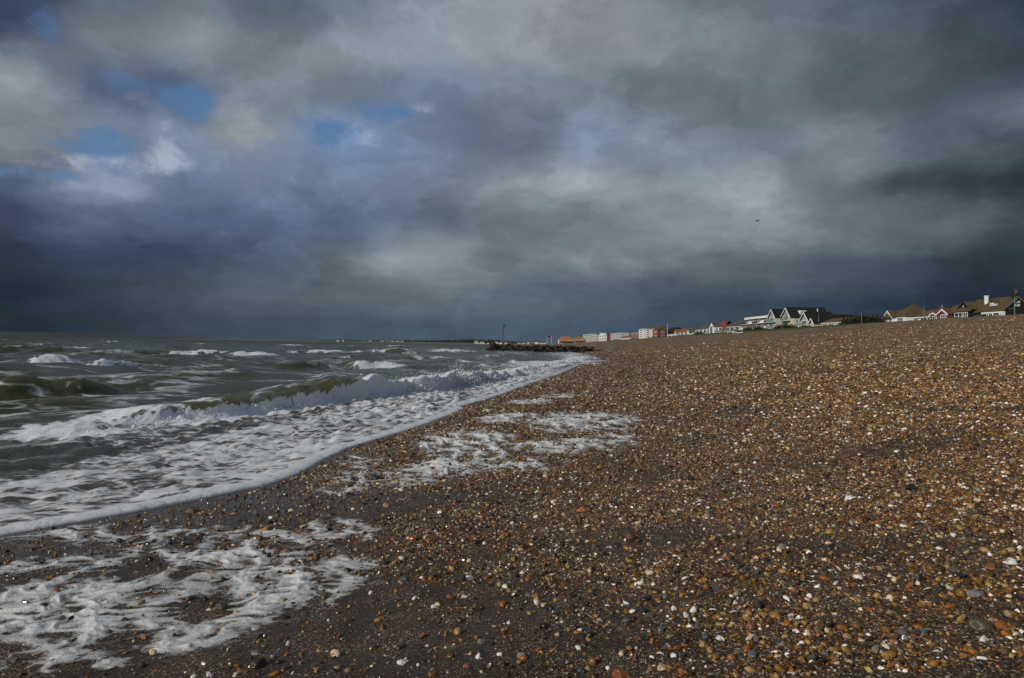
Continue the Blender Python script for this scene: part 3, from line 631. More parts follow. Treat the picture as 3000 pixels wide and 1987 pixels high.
# ------------------------------------------------------------------ pebbles
def stone_mat():                  # colour by a number carried by each stone
    m, N, b = principled('flint_pebble')
    g = N.n('ShaderNodeTexCoord').outputs['Object']
    t = N.n('ShaderNodeAttribute', attribute_type='INSTANCER', attribute_name='tint').outputs['Fac']
    wet = N.n('ShaderNodeAttribute', attribute_type='INSTANCER', attribute_name='wet').outputs['Fac']
    c = pal_ramp(N, t)
    ov = N.n('ShaderNodeCombineXYZ', ins={0: N.m('MULTIPLY', t, 91.7), 1: N.m('MULTIPLY', t, 37.3), 2: 0.0}).outputs[0]
    n = N.noise(N.v('ADD', g, ov), 1.6, 4, 0.6)
    c = N.mix(N.mr(n, 0.35, 0.7, 0, 0.65), c, N.mix(0.5, c, (0.10, 0.055, 0.025)))
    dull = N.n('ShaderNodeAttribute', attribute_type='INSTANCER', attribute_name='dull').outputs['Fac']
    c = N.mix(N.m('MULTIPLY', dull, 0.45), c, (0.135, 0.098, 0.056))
    c = N.mix(1.0, c, N.mix(wet, (1.15, 1.12, 1.08), (0.82, 0.80, 0.76)), 'MULTIPLY')
    setin(N, b, base=c, rough=N.mr(wet, 0, 1, 0.5, 0.22), spec=N.mr(wet, 0, 1, 0.2, 0.45)); return m
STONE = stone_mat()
def stone_mesh(seed, sub, kind):
    r = np.random.default_rng(seed)
    if kind == 'shell':            # thin curved shard
        v, f = ico(sub); v = v*np.array([1.0, 0.62, 0.16]); v[:, 2] += 0.32*(v[:, 0]**2)*-1+0.15
        v *= (1+0.12*np.sin(np.arctan2(v[:, 1], v[:, 0])*5+seed))[:, None]
    elif kind == 'flint':          # knapped: ball cut by planes
        v, f = ico(sub); v = v*(1+0.14*r.normal(size=3))+0.08*np.sin(v[:, [1, 2, 0]]*3.1+seed)
        for k in range(13):
            nrm = r.normal(size=3); nrm /= np.linalg.norm(nrm); c = r.uniform(0.30, 0.80)
            dd = v@nrm-c; v = v-np.outer(np.clip(dd, 0, None), nrm)*0.95
        v = v*np.array([1.25, r.uniform(0.75, 1.05), r.uniform(0.5, 0.8)])
    else:                          # rolled
        v, f = ico(sub); a = r.normal(size=(4, 3)); w = sum(np.sin(v@(a[i]*2.2)+i) for i in range(4))*0.13
        v = v*(1+w)[:, None]*np.array([1.1, 0.85, r.uniform(0.5, 0.75)])
    me = bpy.data.meshes.new('pebble'); me.from_pydata(v.tolist(), [], f.tolist())
    me.polygons.foreach_set('use_smooth', np.full(len(f), kind != 'flint')); return me
PROTO = []
for i in range(9): PROTO.append(stone_mesh(100+i, 2, 'flint' if i % 4 else 'rolled'))
for i in range(3): PROTO.append(stone_mesh(200+i, 2, 'shell'))
for me in PROTO: me.materials.append(STONE)

def scatter():
    r = np.random.default_rng(77); out = []
    # rings of distance; stones below about a pixel are left to the beach's own grain
    edges = 2.3*np.exp(np.linspace(0, 1, 40)*math.log(125/2.3))
    for y0, y1 in zip(edges[:-1], edges[1:]):
        ym = (y0+y1)/2; xa = -0.80*ym-0.3; xb = 0.80*ym+0.5
        med = max(0.0100, 0.00132*min(ym, 40)**1.06*(max(ym, 40)/40)**0.7)
        area = (y1-y0)*(xb-xa)
        per = 0.75*med*med*2.6                       # mean footprint of the size mix
        lim = 1.0 if ym < 16 else np.interp(ym, [16, 45, 80, 125], [0.85, 0.42, 0.20, 0.05])
        n = int(area*1.2*lim/per)
        X = r.uniform(xa, xb, n); Y = r.uniform(y0, y1, n)
        keep = r.uniform(0, 1, n) < dens(X, Y)*np.clip(1.0+0.9*fbm(X*2.5, Y*2.5, 3, 51), 0.3, 1.8)
        X, Y = X[keep], Y[keep]
        S = r.lognormal(math.log(med*0.48), 0.66, len(X)); S = np.minimum(S, 0.017+0.0013*ym)
        out.append(np.stack([X, Y, S], 1))
    P = np.concatenate(out); n = len(P)
    X, Y, S = P.T
    Z = terrain(X, Y)+S*r.uniform(-0.15, 0.38, n)
    tint = r.uniform(0, 1, n)
    # patches lean lighter (shell grit) or darker
    d = X-Wl(Y); dry = sst(3.5, 9.0, d+1.2*fbm(X*0.4, Y*0.4, 3, 52))
    idx = r.integers(0, 9, n)
    white = (tint > 0.69) & (tint < 0.855) & (r.uniform(0, 1, n) < 0.6); idx[white] = r.integers(9, 12, white.sum())
    S = np.where(white, S*0.9, S)
    rot = np.stack([r.normal(0, 0.35, n), r.normal(0, 0.35, n), r.uniform(0, 6.28, n)], 1)
    sc = S[:, None]*r.uniform(0.78, 1.25, (n, 3))
    print('PEBBLES', n)
    me = bpy.data.meshes.new('shingle'); me.vertices.add(n)
    me.vertices.foreach_set('co', np.stack([X, Y, Z], 1).astype(np.float32).reshape(-1))
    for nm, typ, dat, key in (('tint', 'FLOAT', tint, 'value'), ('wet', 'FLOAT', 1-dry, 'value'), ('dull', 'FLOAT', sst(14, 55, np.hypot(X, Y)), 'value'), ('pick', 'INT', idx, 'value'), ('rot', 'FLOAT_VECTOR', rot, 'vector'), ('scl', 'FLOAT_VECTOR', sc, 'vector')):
        at = me.attributes.new(nm, typ, 'POINT'); at.data.foreach_set(key, np.ascontiguousarray(dat, dtype=np.int32 if typ == 'INT' else np.float32).reshape(-1))
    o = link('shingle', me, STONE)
    ng = bpy.data.node_groups.new('scatter_stones', 'GeometryNodeTree')
    ng.interface.new_socket('Geometry', in_out='INPUT', socket_type='NodeSocketGeometry'); ng.interface.new_socket('Geometry', in_out='OUTPUT', socket_type='NodeSocketGeometry')
    gi = ng.nodes.new('NodeGroupInput'); go = ng.nodes.new('NodeGroupOutput')
    jn = ng.nodes.new('GeometryNodeGeometryToInstance')
    for k, pm in enumerate(PROTO[::-1]):     # a multi-input lists its last link first
        po = bpy.data.objects.new('stone_shape', pm)
        oi = ng.nodes.new('GeometryNodeObjectInfo'); oi.inputs['Object'].default_value = po; oi.inputs['As Instance'].default_value = False
        ng.links.new(oi.outputs['Geometry'], jn.inputs[0])
    ip = ng.nodes.new('GeometryNodeInstanceOnPoints'); ip.inputs['Pick Instance'].default_value = True
    def attr(nm, typ):
        a = ng.nodes.new('GeometryNodeInputNamedAttribute'); a.data_type = typ; a.inputs['Name'].default_value = nm; return a.outputs[0]
    ng.links.new(gi.outputs[0], ip.inputs['Points']); ng.links.new(jn.outputs[0], ip.inputs['Instance'])
    ng.links.new(attr('pick', 'INT'), ip.inputs['Instance Index'])
    er = ng.nodes.new('FunctionNodeEulerToRotation'); ng.links.new(attr('rot', 'FLOAT_VECTOR'), er.inputs[0]); ng.links.new(er.outputs[0], ip.inputs['Rotation'])
    ng.links.new(attr('scl', 'FLOAT_VECTOR'), ip.inputs['Scale'])
    ng.links.new(ip.outputs[0], go.inputs[0])
    md = o.modifiers.new('scatter', 'NODES'); md.node_group = ng
    return tag(o, 'countless small brown, orange and cream pebbles and shell chips covering the beach', 'shingle', kind='stuff')
scatter()

# ------------------------------------------------------------------ houses along the top of the bank
WHITE = plain('white_render', (0.66, 0.655, 0.63), 0.8, 0.08, 0.6); CREAM = plain('cream_render', (0.44, 0.40, 0.35), 0.85, 0.10, 0.6)
TRIM = plain('white_paint', (0.72, 0.72, 0.71), 0.5, 0.05, 2.0); BLACKW = plain('black_boarding', (0.012, 0.012, 0.013), 0.7, 0.3, 3.0)
GREYW = plain('grey_render', (0.42, 0.43, 0.43), 0.8, 0.12, 0.6); SLATE = roof_mat('black_slate', (0.009, 0.0095, 0.011), (0.016, 0.0165, 0.018))
DSLATE = roof_mat('dark_grey_slate', (0.055, 0.058, 0.060), (0.085, 0.085, 0.082)); BROWNR = roof_mat('brown_tiles', (0.085, 0.054, 0.034), (0.120, 0.070, 0.042), (0.11, 0.085, 0.022))
OLIVER = roof_mat('mossy_tiles', (0.070, 0.050, 0.030), (0.098, 0.066, 0.038), (0.10, 0.086, 0.020)); REDR = roof_mat('red_tiles', (0.20, 0.065, 0.030), (0.27, 0.09, 0.04))
ORANGER = roof_mat('orange_tiles', (0.30, 0.11, 0.035), (0.36, 0.15, 0.05)); YELLOWR = roof_mat('lichen_yellow_tiles', (0.19, 0.14, 0.03), (0.22, 0.16, 0.04), (0.26, 0.20, 0.03))
BRICK = brick_mat('red_brick', (0.17, 0.050, 0.032), (0.12, 0.038, 0.027)); OBRICK = brick_mat('orange_brick', (0.22, 0.075, 0.040), (0.17, 0.06, 0.035))
GLASS = glass_mat(); BALC = plain('green_tinted_glass', (0.17, 0.27, 0.26), 0.15, 0.2, 0.8, spec=0.6); DARK = plain('dark_grey_paint', (0.03, 0.032, 0.035), 0.6, 0.2)
HOUSES = 'houses along the sea front'
def gz(X, Y): return float(terrain(X, Y, False))
def Zy(px, py, Y): return on_y(px, py, Y)[1]
def Yx(px, X): return on_x(px, 960, X)[0]
def Xy(px, Y): return on_y(px, 960, Y)[0]

def win(par, face, c, a0, a1, b0, b1, cols=2, transom=0.0, fw=0.09, name='window'):
    if a0 > a1: a0, a1 = a1, a0
    m = MB()
    def bar(p0, p1, q0, q1, o0=0.0, o1=0.07):
        if face == 'x': m.box(c-o1, c-o0, p0, p1, q0, q1)
        else: m.box(p0, p1, c-o1, c-o0, q0, q1)
    bar(a0, a1, b0, b0+fw); bar(a0, a1, b1-fw, b1); bar(a0, a0+fw, b0+fw, b1-fw); bar(a1-fw, a1, b0+fw, b1-fw)
    for i in range(1, cols):
        t = a0+(a1-a0)*i/cols; bar(t-fw*0.4, t+fw*0.4, b0+fw, b1-fw)
    if transom: bar(a0+fw, a1-fw, b0+(b1-b0)*transom-fw*0.3, b0+(b1-b0)*transom+fw*0.3, 0.0, 0.062)
    w = m.build(name, TRIM, par)
    m = MB()
    if face == 'x': m.box(c-0.03, c-0.004, a0+fw*0.5, a1-fw*0.5, b0+fw*0.5, b1-fw*0.5)
    else: m.box(a0+fw*0.5, a1-fw*0.5, c-0.03, c-0.004, b0+fw*0.5, b1-fw*0.5)
    p = m.build('pane', GLASS, None); p.parent = w
    off = par.location; p.data.transform(Matrix.Translation(-off)); return w
def gable_roof(par, axis, l0, l1, c0, c1, ze, zr, mat, ov=0.35, th=0.16, cm=None, name='roof'):
    cm = (c0+c1)/2 if cm is None else cm
    s0 = (zr-ze)/(cm-c0); s1 = (zr-ze)/(c1-cm)
    o = [(c0-ov, ze-ov*s0), (cm, zr), (c1+ov, ze-ov*s1), (c1+ov, ze-ov*s1+th), (cm, zr+th*1.25), (c0-ov, ze-ov*s0+th)]
    return MB().prism(o, axis, l0, l1).build(name, mat, par)
def hip_roof(par, x0, x1, y0, y1, ze, zr, mat, axis='y', apex=None, ov=0.35, name='roof'):
    x0 -= ov; x1 += ov; y0 -= ov; y1 += ov
    if apex: a = b = (apex[0], apex[1], zr)
    elif axis == 'y': h = min((x1-x0), (y1-y0))/2; a = ((x0+x1)/2, y0+h, zr); b = ((x0+x1)/2, y1-h, zr)
    else: h = min((x1-x0), (y1-y0))/2; a = (x0+h, (y0+y1)/2, zr); b = (x1-h, (y0+y1)/2, zr)
    m = MB(); base = [(x0,y0,ze),(x1,y0,ze),(x1,y1,ze),(x0,y1,ze)]
    if apex: m.poly(base+[a], [(0,1,4),(1,2,4),(2,3,4),(3,0,4),(3,2,1,0)])
    elif axis == 'y': m.poly(base+[a, b], [(0,1,4),(1,2,5,4),(2,3,5),(3,0,4,5),(3,2,1,0)])
    else: m.poly(base+[a, b], [(3,0,4),(0,1,5,4),(1,2,5),(2,3,4,5),(3,2,1,0)])
    m.box(x0+0.02, x1-0.02, y0+0.02, y1-0.02, ze-0.14, ze-0.002)
    return m.build(name, mat, par)
def gable_wall(par, face, c, depth, a0, a1, zb, ze, zr, mat, am=None, name='wall'):
    am = (a0+a1)/2 if am is None else am
    return MB().prism([(a0, zb), (a1, zb), (a1, ze), (am, zr), (a0, ze)], face, c, c+depth).build(name, mat, par)
def box(par, name, mat, x0, x1, y0, y1, z0, z1, label=None): return MB().box(x0, x1, y0, y1, z0, z1).build(name, mat, par, label)
def barge(par, face, c, a0, a1, ze, zr, am=None, w=0.28, mat=None, ov=0.35):   # white boards along a gable's edges
    am = (a0+a1)/2 if am is None else am; s0 = (zr-ze)/(am-a0); s1 = (zr-ze)/(a1-am); m = MB()
    pl = [(a0-ov, ze-ov*s0-w), (a0-ov, ze-ov*s0), (am, zr+0.02), (am, zr-w*1.3)]; pr = [(am, zr-w*1.3), (am, zr+0.02), (a1+ov, ze-ov*s1), (a1+ov, ze-ov*s1-w)]
    m.prism(pl, face, c-0.12, c-0.02); m.prism(pr, face, c-0.12, c-0.02)
    return m.build('bargeboard', mat or TRIM, par)
def text(par, name, body, size, loc, mat):
    cu = bpy.data.curves.new(name, 'FONT'); cu.body = body; cu.size = size; cu.extrude = 0.03; cu.align_x = 'CENTER'; cu.offset = 0.008*size
    to = bpy.data.objects.new(name, cu); COL.objects.link(to)
    bpy.context.view_layer.update()
    me = bpy.data.meshes.new_from_object(to.evaluated_get(bpy.context.evaluated_depsgraph_get())); bpy.data.objects.remove(to)
    o = link(name, me, mat, par); me.materials.clear(); me.materials.append(mat)
    o.rotation_euler = (math.pi/2, 0, 0); o.location = Vector(loc)-par.location
    return o

def old_ship():
    X = 130.0; yn = Yx(2935, X); yf = Yx(2812, X); g = gz(X, yn)-0.3
    t = thing('pub', (X+4, (yn+yf)/2, g), 'pub with black walls, mossy tiled roof and OLD SHIP lettered on its gable', 'pub', HOUSES)
    ze = Zy(2935, 908, yn); zr = Zy(2980, 869, yn); hw = Xy(2980, yn)-X
    gable_wall(t, 'y', yn, yf-yn, X, X+2*hw, g, ze-0.05, zr-0.12, BLACKW)
    gable_roof(t, 'y', yn-0.35, yf-1.2, X, X+2*hw, ze, zr, OLIVER)
    barge(t, 'y', yn-0.36, X, X+2*hw, ze, zr, mat=plain('weathered_board', (0.16, 0.13, 0.10), 0.8))
    # cross wing towards the sea at the far end
    ya, yb = Yx(2856, X), Yx(2814, X); am = Yx(2837, X); ze2 = Zy(2820, 908, yb); zr2 = Zy(2837, 886, am)
    m = MB().prism([(ya, ze2-0.6), (yb, ze2-0.6), (yb, ze2), (am, zr2-0.1), (ya, ze2)], 'x', X-1.2, X+4); m.build('gable', BLACKW, t)
    gable_roof(t, 'x', X-1.5, X+hw, ya, yb, ze2, zr2, OLIVER, cm=am)
    box(t, 'finial', TRIM, X-1.62, X-1.46, am-0.09, am+0.09, ze2+0.5, zr2-1.0)
    MB().poly([(X-2.3, ya-0.3, ze2-0.75), (X-2.3, yb+0.3, ze2-0.75), (X-1.22, yb+0.2, ze2+0.35), (X-1.22, ya-0.2, ze2+0.35), (X-1.22, ya-0.3, ze2-0.75), (X-1.22, yb+0.3, ze2-0.75)],
              [(0,1,2,3),(0,3,4),(1,5,2),(0,4,5,1),(2,5,4,3)]).build('canopy', OLIVER, t)
    box(t, 'bay_wall', BLACKW, X-1.9, X-0.02, ya+0.2, yb-0.2, g, ze2-0.80)
    for a, b, n in ((0.04, 0.60, 2), (0.66, 0.97, 2)):
        win(t, 'x', X-1.91, ya+(yb-ya)*(1-b), ya+(yb-ya)*(1-a), g+0.7, ze2-0.95, n, 0.68, 0.13)
    # white shopfront below the long eaves
    y1, y2 = Yx(2934, X-1), Yx(2874, X-1)
    box(t, 'shopfront', WHITE, X-1.0, X-0.02, y1, y2, g, ze-0.45)
    L = y2-y1
    for a, b, n in ((0.02, 0.09, 1), (0.11, 0.40, 1), (0.43, 0.62, 2), (0.64, 0.97, 4)):
        win(t, 'x', X-1.01, y1+L*a, y1+L*b, g+0.8, ze-0.72, n, 0.72, 0.10)
    # dormer
    yd = Yx(2917, X+1.8); zd = Zy(2917, 896, yd)
    box(t, 'dormer', WHITE, X+0.7, X+3.2, yd-0.75, yd+0.75, zd-0.1, zd+0.80)
    win(t, 'x', X+0.69, yd-0.42, yd+0.42, zd+0.12, zd+0.62, 2, 0.5, 0.07)
    gable_roof(t, 'x', X+0.55, X+3.9, yd-0.75, yd+0.75, zd+0.80, zd+1.5, OLIVER, 0.15)
    # chimneys
    yc = Yx(2896, X+3.2); zc = Zy(2896, 884, yc); zt = Zy(2896, 867, yc); x0 = X+2.6
    ch = MB().tube([(x0, yc, zc-1.6), (x0, yc, zt-0.25)], [0.52, 0.56], 14).build('chimney', WHITE, t, 'round white chimney')
    ob = MB().tube([(x0, yc, zt-0.24), (x0, yc, zt)], 0.66, 14).build('cap', WHITE, None); ob.parent = ch; ob.data.transform(Matrix.Translation(-t.location))
    xc = X+hw; box(t, 'chimney', BLACKW, xc-0.75, xc+0.75, yn+0.3, yn+1.3, zr-0.6, zr+0.9, 'black chimney stack')
    MB().tube([(xc+0.2, yn+0.8, zr+0.9), (xc+0.2, yn+0.8, zr+1.9)], [0.28, 0.22], 10).build('chimney_pot', plain('terracotta', (0.25, 0.05, 0.035), 0.8), t)
    xt, zt1 = on_y(2979.5, 888, yn-0.05); text(t, 'lettering', 'OLD', 0.86, (xt, yn-0.05, zt1), TRIM)
    xt, zt2 = on_y(2979.5, 898.3, yn-0.05); text(t, 'lettering', 'SHIP', 0.86, (xt, yn-0.05, zt2), TRIM)
    xb, zb = on_y(2960, 903, yn); box(t, 'beam', plain('weathered_board', (0.16, 0.13, 0.10)), xb-1.1, xb+1.0, yn-0.12, yn-0.01, zb-0.12, zb+0.05)
old_ship()

def bungalows():
    # brown hipped roof between the pub and the brick bungalow
    X = 133.0; y0, y1 = 202.6, 214.4; g = gz(X, y0)-0.3
    t = thing('house', (X+5, 208, g), 'low house with brown hipped roof squeezed between black pub and brick bungalow', 'house', HOUSES)
    ze = Zy(2815, 918, y0); zr = Zy(2803, 893.5, 210.2)
    box(t, 'wall', GREYW, X, X+11, y0, y1, g, ze-0.14); hip_roof(t, X, X+11, y0, y1, ze, zr, BROWNR, apex=(137.2, 210.2))
    win(t, 'x', X-0.003, y0+1.6, y0+2.2, g+0.6, ze-0.9, 1)
    # red brick bungalow with white bargeboards
    X = 128.0; yn, yf = Yx(2784.5, X), Yx(2726, X); g = gz(X, yn)-0.3
    t = thing('house', (X+2.4, (yn+yf)/2, g), 'red brick bungalow with two white edged gables facing the beach', 'house', HOUSES)
    ya, yb, am = Yx(2783, X), Yx(2751, X), Yx(2767.5, X); ze = Zy(2783, 919, ya); zr = Zy(2767.5, 905.5, am)
    box(t, 'wall', BRICK, X+0.4, X+4.7, yn, yf, g, ze-0.2)
    gable_wall(t, 'x', X-0.5, 2.5, ya, yb, g, ze, zr-0.1, BRICK, am); gable_roof(t, 'x', X-0.8, X+3.5, ya, yb, ze, zr, BROWNR, cm=am); barge(t, 'x', X-0.82, ya, yb, ze, zr, am, 0.34)
    win(t, 'x', X-0.51, Yx(2777, X), Yx(2760, X), g+0.6, Zy(2770, 922, am), 3, 0.72, 0.15)
    yc, yd, ac = Yx(2745, X), Yx(2727, X), Yx(2737, X); ze2 = Zy(2728, 922, yd); zr2 = Zy(2737, 916, ac)
    gable_wall(t, 'x', X-0.1, 2.0, yc, yd, g, ze2, zr2-0.1, BRICK, ac, 'wall'); gable_roof(t, 'x', X-0.4, X+3.0, yc, yd, ze2, zr2, BROWNR, cm=ac); barge(t, 'x', X-0.42, yc, yd, ze2, zr2, ac, 0.3)
    gable_roof(t, 'y', yn-0.3, yf+0.3, X+0.4, X+4.7, ze-0.05, ze+1.7, BROWNR); box(t, 'fascia', TRIM, X-0.05, X+0.03, yb+0.4, yc-0.2, ze-0.28, ze-0.05)
    win(t, 'x', X-0.11, Yx(2739, X), Yx(2732, X), g+0.5, ze2-0.45, 1, 0, 0.15)
    for p in (2745, 2752): box(t, 'porch_post', TRIM, X-0.3, X-0.1, Yx(p, X)-0.12, Yx(p, X)+0.12, g, ze-0.5)
    yk = Yx(2762, X+3); zk = Zy(2762, 900, yk); box(t, 'chimney', BRICK, X+2.2, X+3.3, yk-0.6, yk+0.6, ze, zk)
    MB().tube([(X+2.7, yk, zk), (X+2.7, yk, zk+0.55)], 0.06, 6).build('aerial', TRIM, t)
    # long brown roofed bungalow with a strip of white windows
    X = 133.0; yn, yf = Yx(2727, X), Yx(2671, X); g = gz(X, yn)-0.3
    t = thing('house', (X+3.5, (yn+yf)/2, g), 'long bungalow with brown roof over a strip of white framed windows', 'house', HOUSES)
    ze = Zy(2700, 929, (yn+yf)/2); zr = Zy(2718, 905, 218)
    box(t, 'wall', WHITE, X, X+7.5, yn, yf, g, ze-0.15); hip_roof(t, X, X+7.5, yn, yf, ze, zr, BROWNR, 'y')
    L = yf-yn
    for a, b, n in ((0.03, 0.17, 1), (0.20, 0.52, 2), (0.66, 0.96, 2)): win(t, 'x', X-0.003, yn+L*a, yn+L*b, g+0.6, ze-0.3, n, 0, 0.12)
    box(t, 'fascia', TRIM, X-0.42, X-0.36, yn-0.3, yf+0.3, ze-0.3, ze-0.02)
    # white gabled bungalow with the pyramid roof
    X = 130.0; ya, yb, am = Yx(2623.5, X), Yx(2598.5, X), Yx(2610.5, X); ym = Yx(2651.5, X); g = gz(X, ym)-0.2
    t = thing('house', (X+4, (ym+yb)/2, g), 'white bungalow with pointed white gable and mossy pyramid roof', 'house', HOUSES)
    ze = Zy(2623, 929, ya); zr = Zy(2610.5, 910.5, am)
    gable_wall(t, 'x', X-1.0, 6.0, ya, yb, g, ze, zr-0.1, WHITE, am); gable_roof(t, 'x', X-1.35, X+6, ya, yb, ze, zr, OLIVER, cm=am); barge(t, 'x', X-1.37, ya, yb, ze, zr, am, 0.36)
    zq = ze+0.15; MB().poly([(X-2.0, ya, ze-0.25), (X-2.0, yb, ze-0.25), (X-1.02, yb-0.9, zq+1.0), (X-1.02, ya+0.9, zq+1.0), (X-1.02, ya, ze-0.25), (X-1.02, yb, ze-0.25)], [(0,1,2,3),(0,3,4),(1,5,2),(0,4,5,1),(2,5,4,3)]).build('canopy', OLIVER, t)
    win(t, 'x', X-1.01, ya+0.3, (ya+yb)/2-0.1, g+0.7, ze-0.35, 2, 0.72, 0.15); win(t, 'x', X-1.01, (ya+yb)/2+0.25, yb-0.3, g+0.7, ze-0.35, 2, 0.72, 0.15)
    ze2 = Zy(2651, 926, ym); apx = (135.8, 230.6); zr2 = Zy(2677, 891, apx[1])
    box(t, 'wall', WHITE, X, X+10, ym, yb-0.6, g, ze2-0.15); hip_roof(t, X, X+10, ym, yb-0.6, ze2, zr2, OLIVER, apex=apx)
    win(t, 'x', X-0.003, Yx(2646, X), Yx(2628, X), g+0.4, ze2-0.45, 4, 0.74, 0.12)
    # low brown bungalow by the big bush
    X = 128.0; yn, yf = Yx(2502, X), Yx(2408, X); g = gz(X, yn)-0.3
    t = thing('house', (X+4, (yn+yf)/2, g), 'low bungalow with shallow brown roof left of the big bush', 'house', HOUSES)
    ze = Zy(2455, 944, (yn+yf)/2); zr = Zy(2470, 931, (yn+yf)/2)
    box(t, 'wall', WHITE, X, X+9, yn+1.6, yf, g, ze-0.15); box(t, 'end_wall', OBRICK, X+0.05, X+8.9, yn, yn+1.58, g, ze-0.15); gable_roof(t, 'y', yn-0.4, yf+0.4, X, X+9, ze, zr, BROWNR)
    L = yf-yn
    for a, b, n in ((0.30, 0.50, 4), (0.62, 0.78, 3), (0.82, 0.97, 3)): win(t, 'x', X-0.003, yn+L*a, yn+L*b, g+0.8, ze-0.5, n, 0, 0.13)
    box(t, 'fascia', TRIM, X-0.44, X-0.37, yn-0.4, yf+0.4, ze-0.32, ze-0.06)
bungalows()

def balcony(par, X, y0, y1, z, d=1.3, railmat=None):
    s = box(par, 'balcony', TRIM, X-d, X-0.004, y0, y1, z-0.16, z)
    m = MB().box(X-d, X-d+0.05, y0+0.02, y1-0.02, z+0.06, z+1.0).build('glass_rail', railmat or BALC, None); m.parent = s; m.data.transform(Matrix.Translation(-par.location))
def black_houses():
    # px of gable left/right, apex, eave y, apex y, depth, label
    X = 128.0
    specs = [(2252, 2273, 2262, 929, 906, 9.0, 'tall house with black roof and narrow glazed gable next to white flats'),
             (2292, 2316, 2304.5, 924, 901, 17.0, 'tallest black roofed house with white edged gable and a dormer'),
             (2346, 2370, 2358, 937, 914, 11.0, 'white house with black roof and mid sized gable over a walled terrace'),
             (2373, 2387, 2379.5, 946, 932, 12.0, 'small black roofed house with the lowest blue grey gable')]
    TEAL = plain('grey_green_boarding', (0.25, 0.32, 0.33), 0.7, 0.15, 0.8)
    for k, (pl, pr, pa, pe, pt, dep, lab) in enumerate(specs):
        ya, yb, am = Yx(pr, X), Yx(pl, X), Yx(pa, X); g = gz(X, am)-0.3
        t = thing('house', (X+dep/2, am, g), lab, 'house', HOUSES)
        ze = Zy(pa, pe, am); zr = Zy(pa, pt, am)
        gable_wall(t, 'x', X, dep, ya, yb, g, ze, zr-0.15, CREAM, am)
        m = MB().prism([(ya+0.25, ze+0.1), (yb-0.25, ze+0.1), (am, zr-0.7)], 'x', X-0.05, X-0.004).build('gable_boarding', TEAL, t)
        gable_roof(t, 'x', X-0.7, X+dep+0.4, ya, yb, ze, zr, SLATE, 0.5, cm=am); barge(t, 'x', X-0.72, ya, yb, ze, zr, am, 0.45, ov=0.5)
        L = yb-ya
        nst = max(1, int((ze-g)/2.8))
        for s in range(nst):
            z0 = g+0.3+s*(ze-g)/nst
            win(t, 'x', X-0.003, ya+L*0.30, yb-L*0.12, z0+0.3, z0+2.3, 4, 0, 0.11)
            if s: balcony(t, X, ya-0.1, yb+0.1, z0+0.1)
        win(t, 'x', X-0.06, am-L*0.22, am+L*0.02, ze+0.2, ze+(zr-ze)*0.42, 2, 0, 0.12)
        if k == 1:
            # lower side wing with dormer, seen right of the gable
            y2 = ya-3.2; z2 = Zy(2322, 931, y2)
            box(t, 'wing', CREAM, X+0.3, X+12, y2, ya-0.004, g, z2)
            MB().prism([(y2-0.4, z2), (ya-0.01, z2), (ya-0.01, z2+3.2)], 'x', X-0.1, X+12.3).build('wing_roof', SLATE, t)
            win(t, 'y', y2-0.003, X+1.0, X+2.2, z2-2.2, z2-1.0, 2, 0, 0.1)
            d = box(t, 'dormer', TRIM, X+3.4, X+6.4, y2+1.4, ya+1.0, z2+1.0, z2+3.4); win(t, 'y', y2+1.39, X+3.7, X+4.9, z2+1.5, z2+3.1, 2, 0, 0.12)
            box(t, 'banner', plain('dark_red_cloth', (0.20, 0.02, 0.03), 0.8), X+2.6, X+2.9, y2-0.05, y2-0.004, g+2.2, g+4.6)
            zz = zr-2.4; box(t, 'roof_parapet', plain('pale_parapet', (0.40, 0.37, 0.34), 0.8), X+7.5, X+15.8, ya+1.5, ya+1.7, zz-0.1, zz+0.5)
            MB().tube([(X+13.2, ya+2.0, zz+0.3), (X+13.2, ya+2.0, zz+1.6), (X+13.2, ya+2.0, zz+1.9)], [0.22, 0.22, 0.36], 8).build('flue', TRIM, t)
        if k == 2:
            y2 = ya-4.0; box(t, 'terrace_wall', WHITE, X-0.6, X+4, y2+3.98+0.0, yb+4.0, g, ze-1.4) if False else None
            box(t, 'garage', WHITE, X-0.5, X-0.004, yb-0.3, yb+4.5, g, ze-2.6)
            MB().prism([(ya+0.2, ze-0.3), (ya-6.0, ze-3.0), (ya+0.2, ze-3.0)], 'x', X+6, X+dep+6).build('side_roof', SLATE, t)
        if k == 3:
            MB().prism([(ya-5.5, ze-0.3), (yb+2.0, ze-0.3), (yb+0.5, zr+1.6), (ya-0.8, zr+1.6)], 'x', X+3.2, X+dep+3.5).build('rear_roof', SLATE, t)
black_houses()

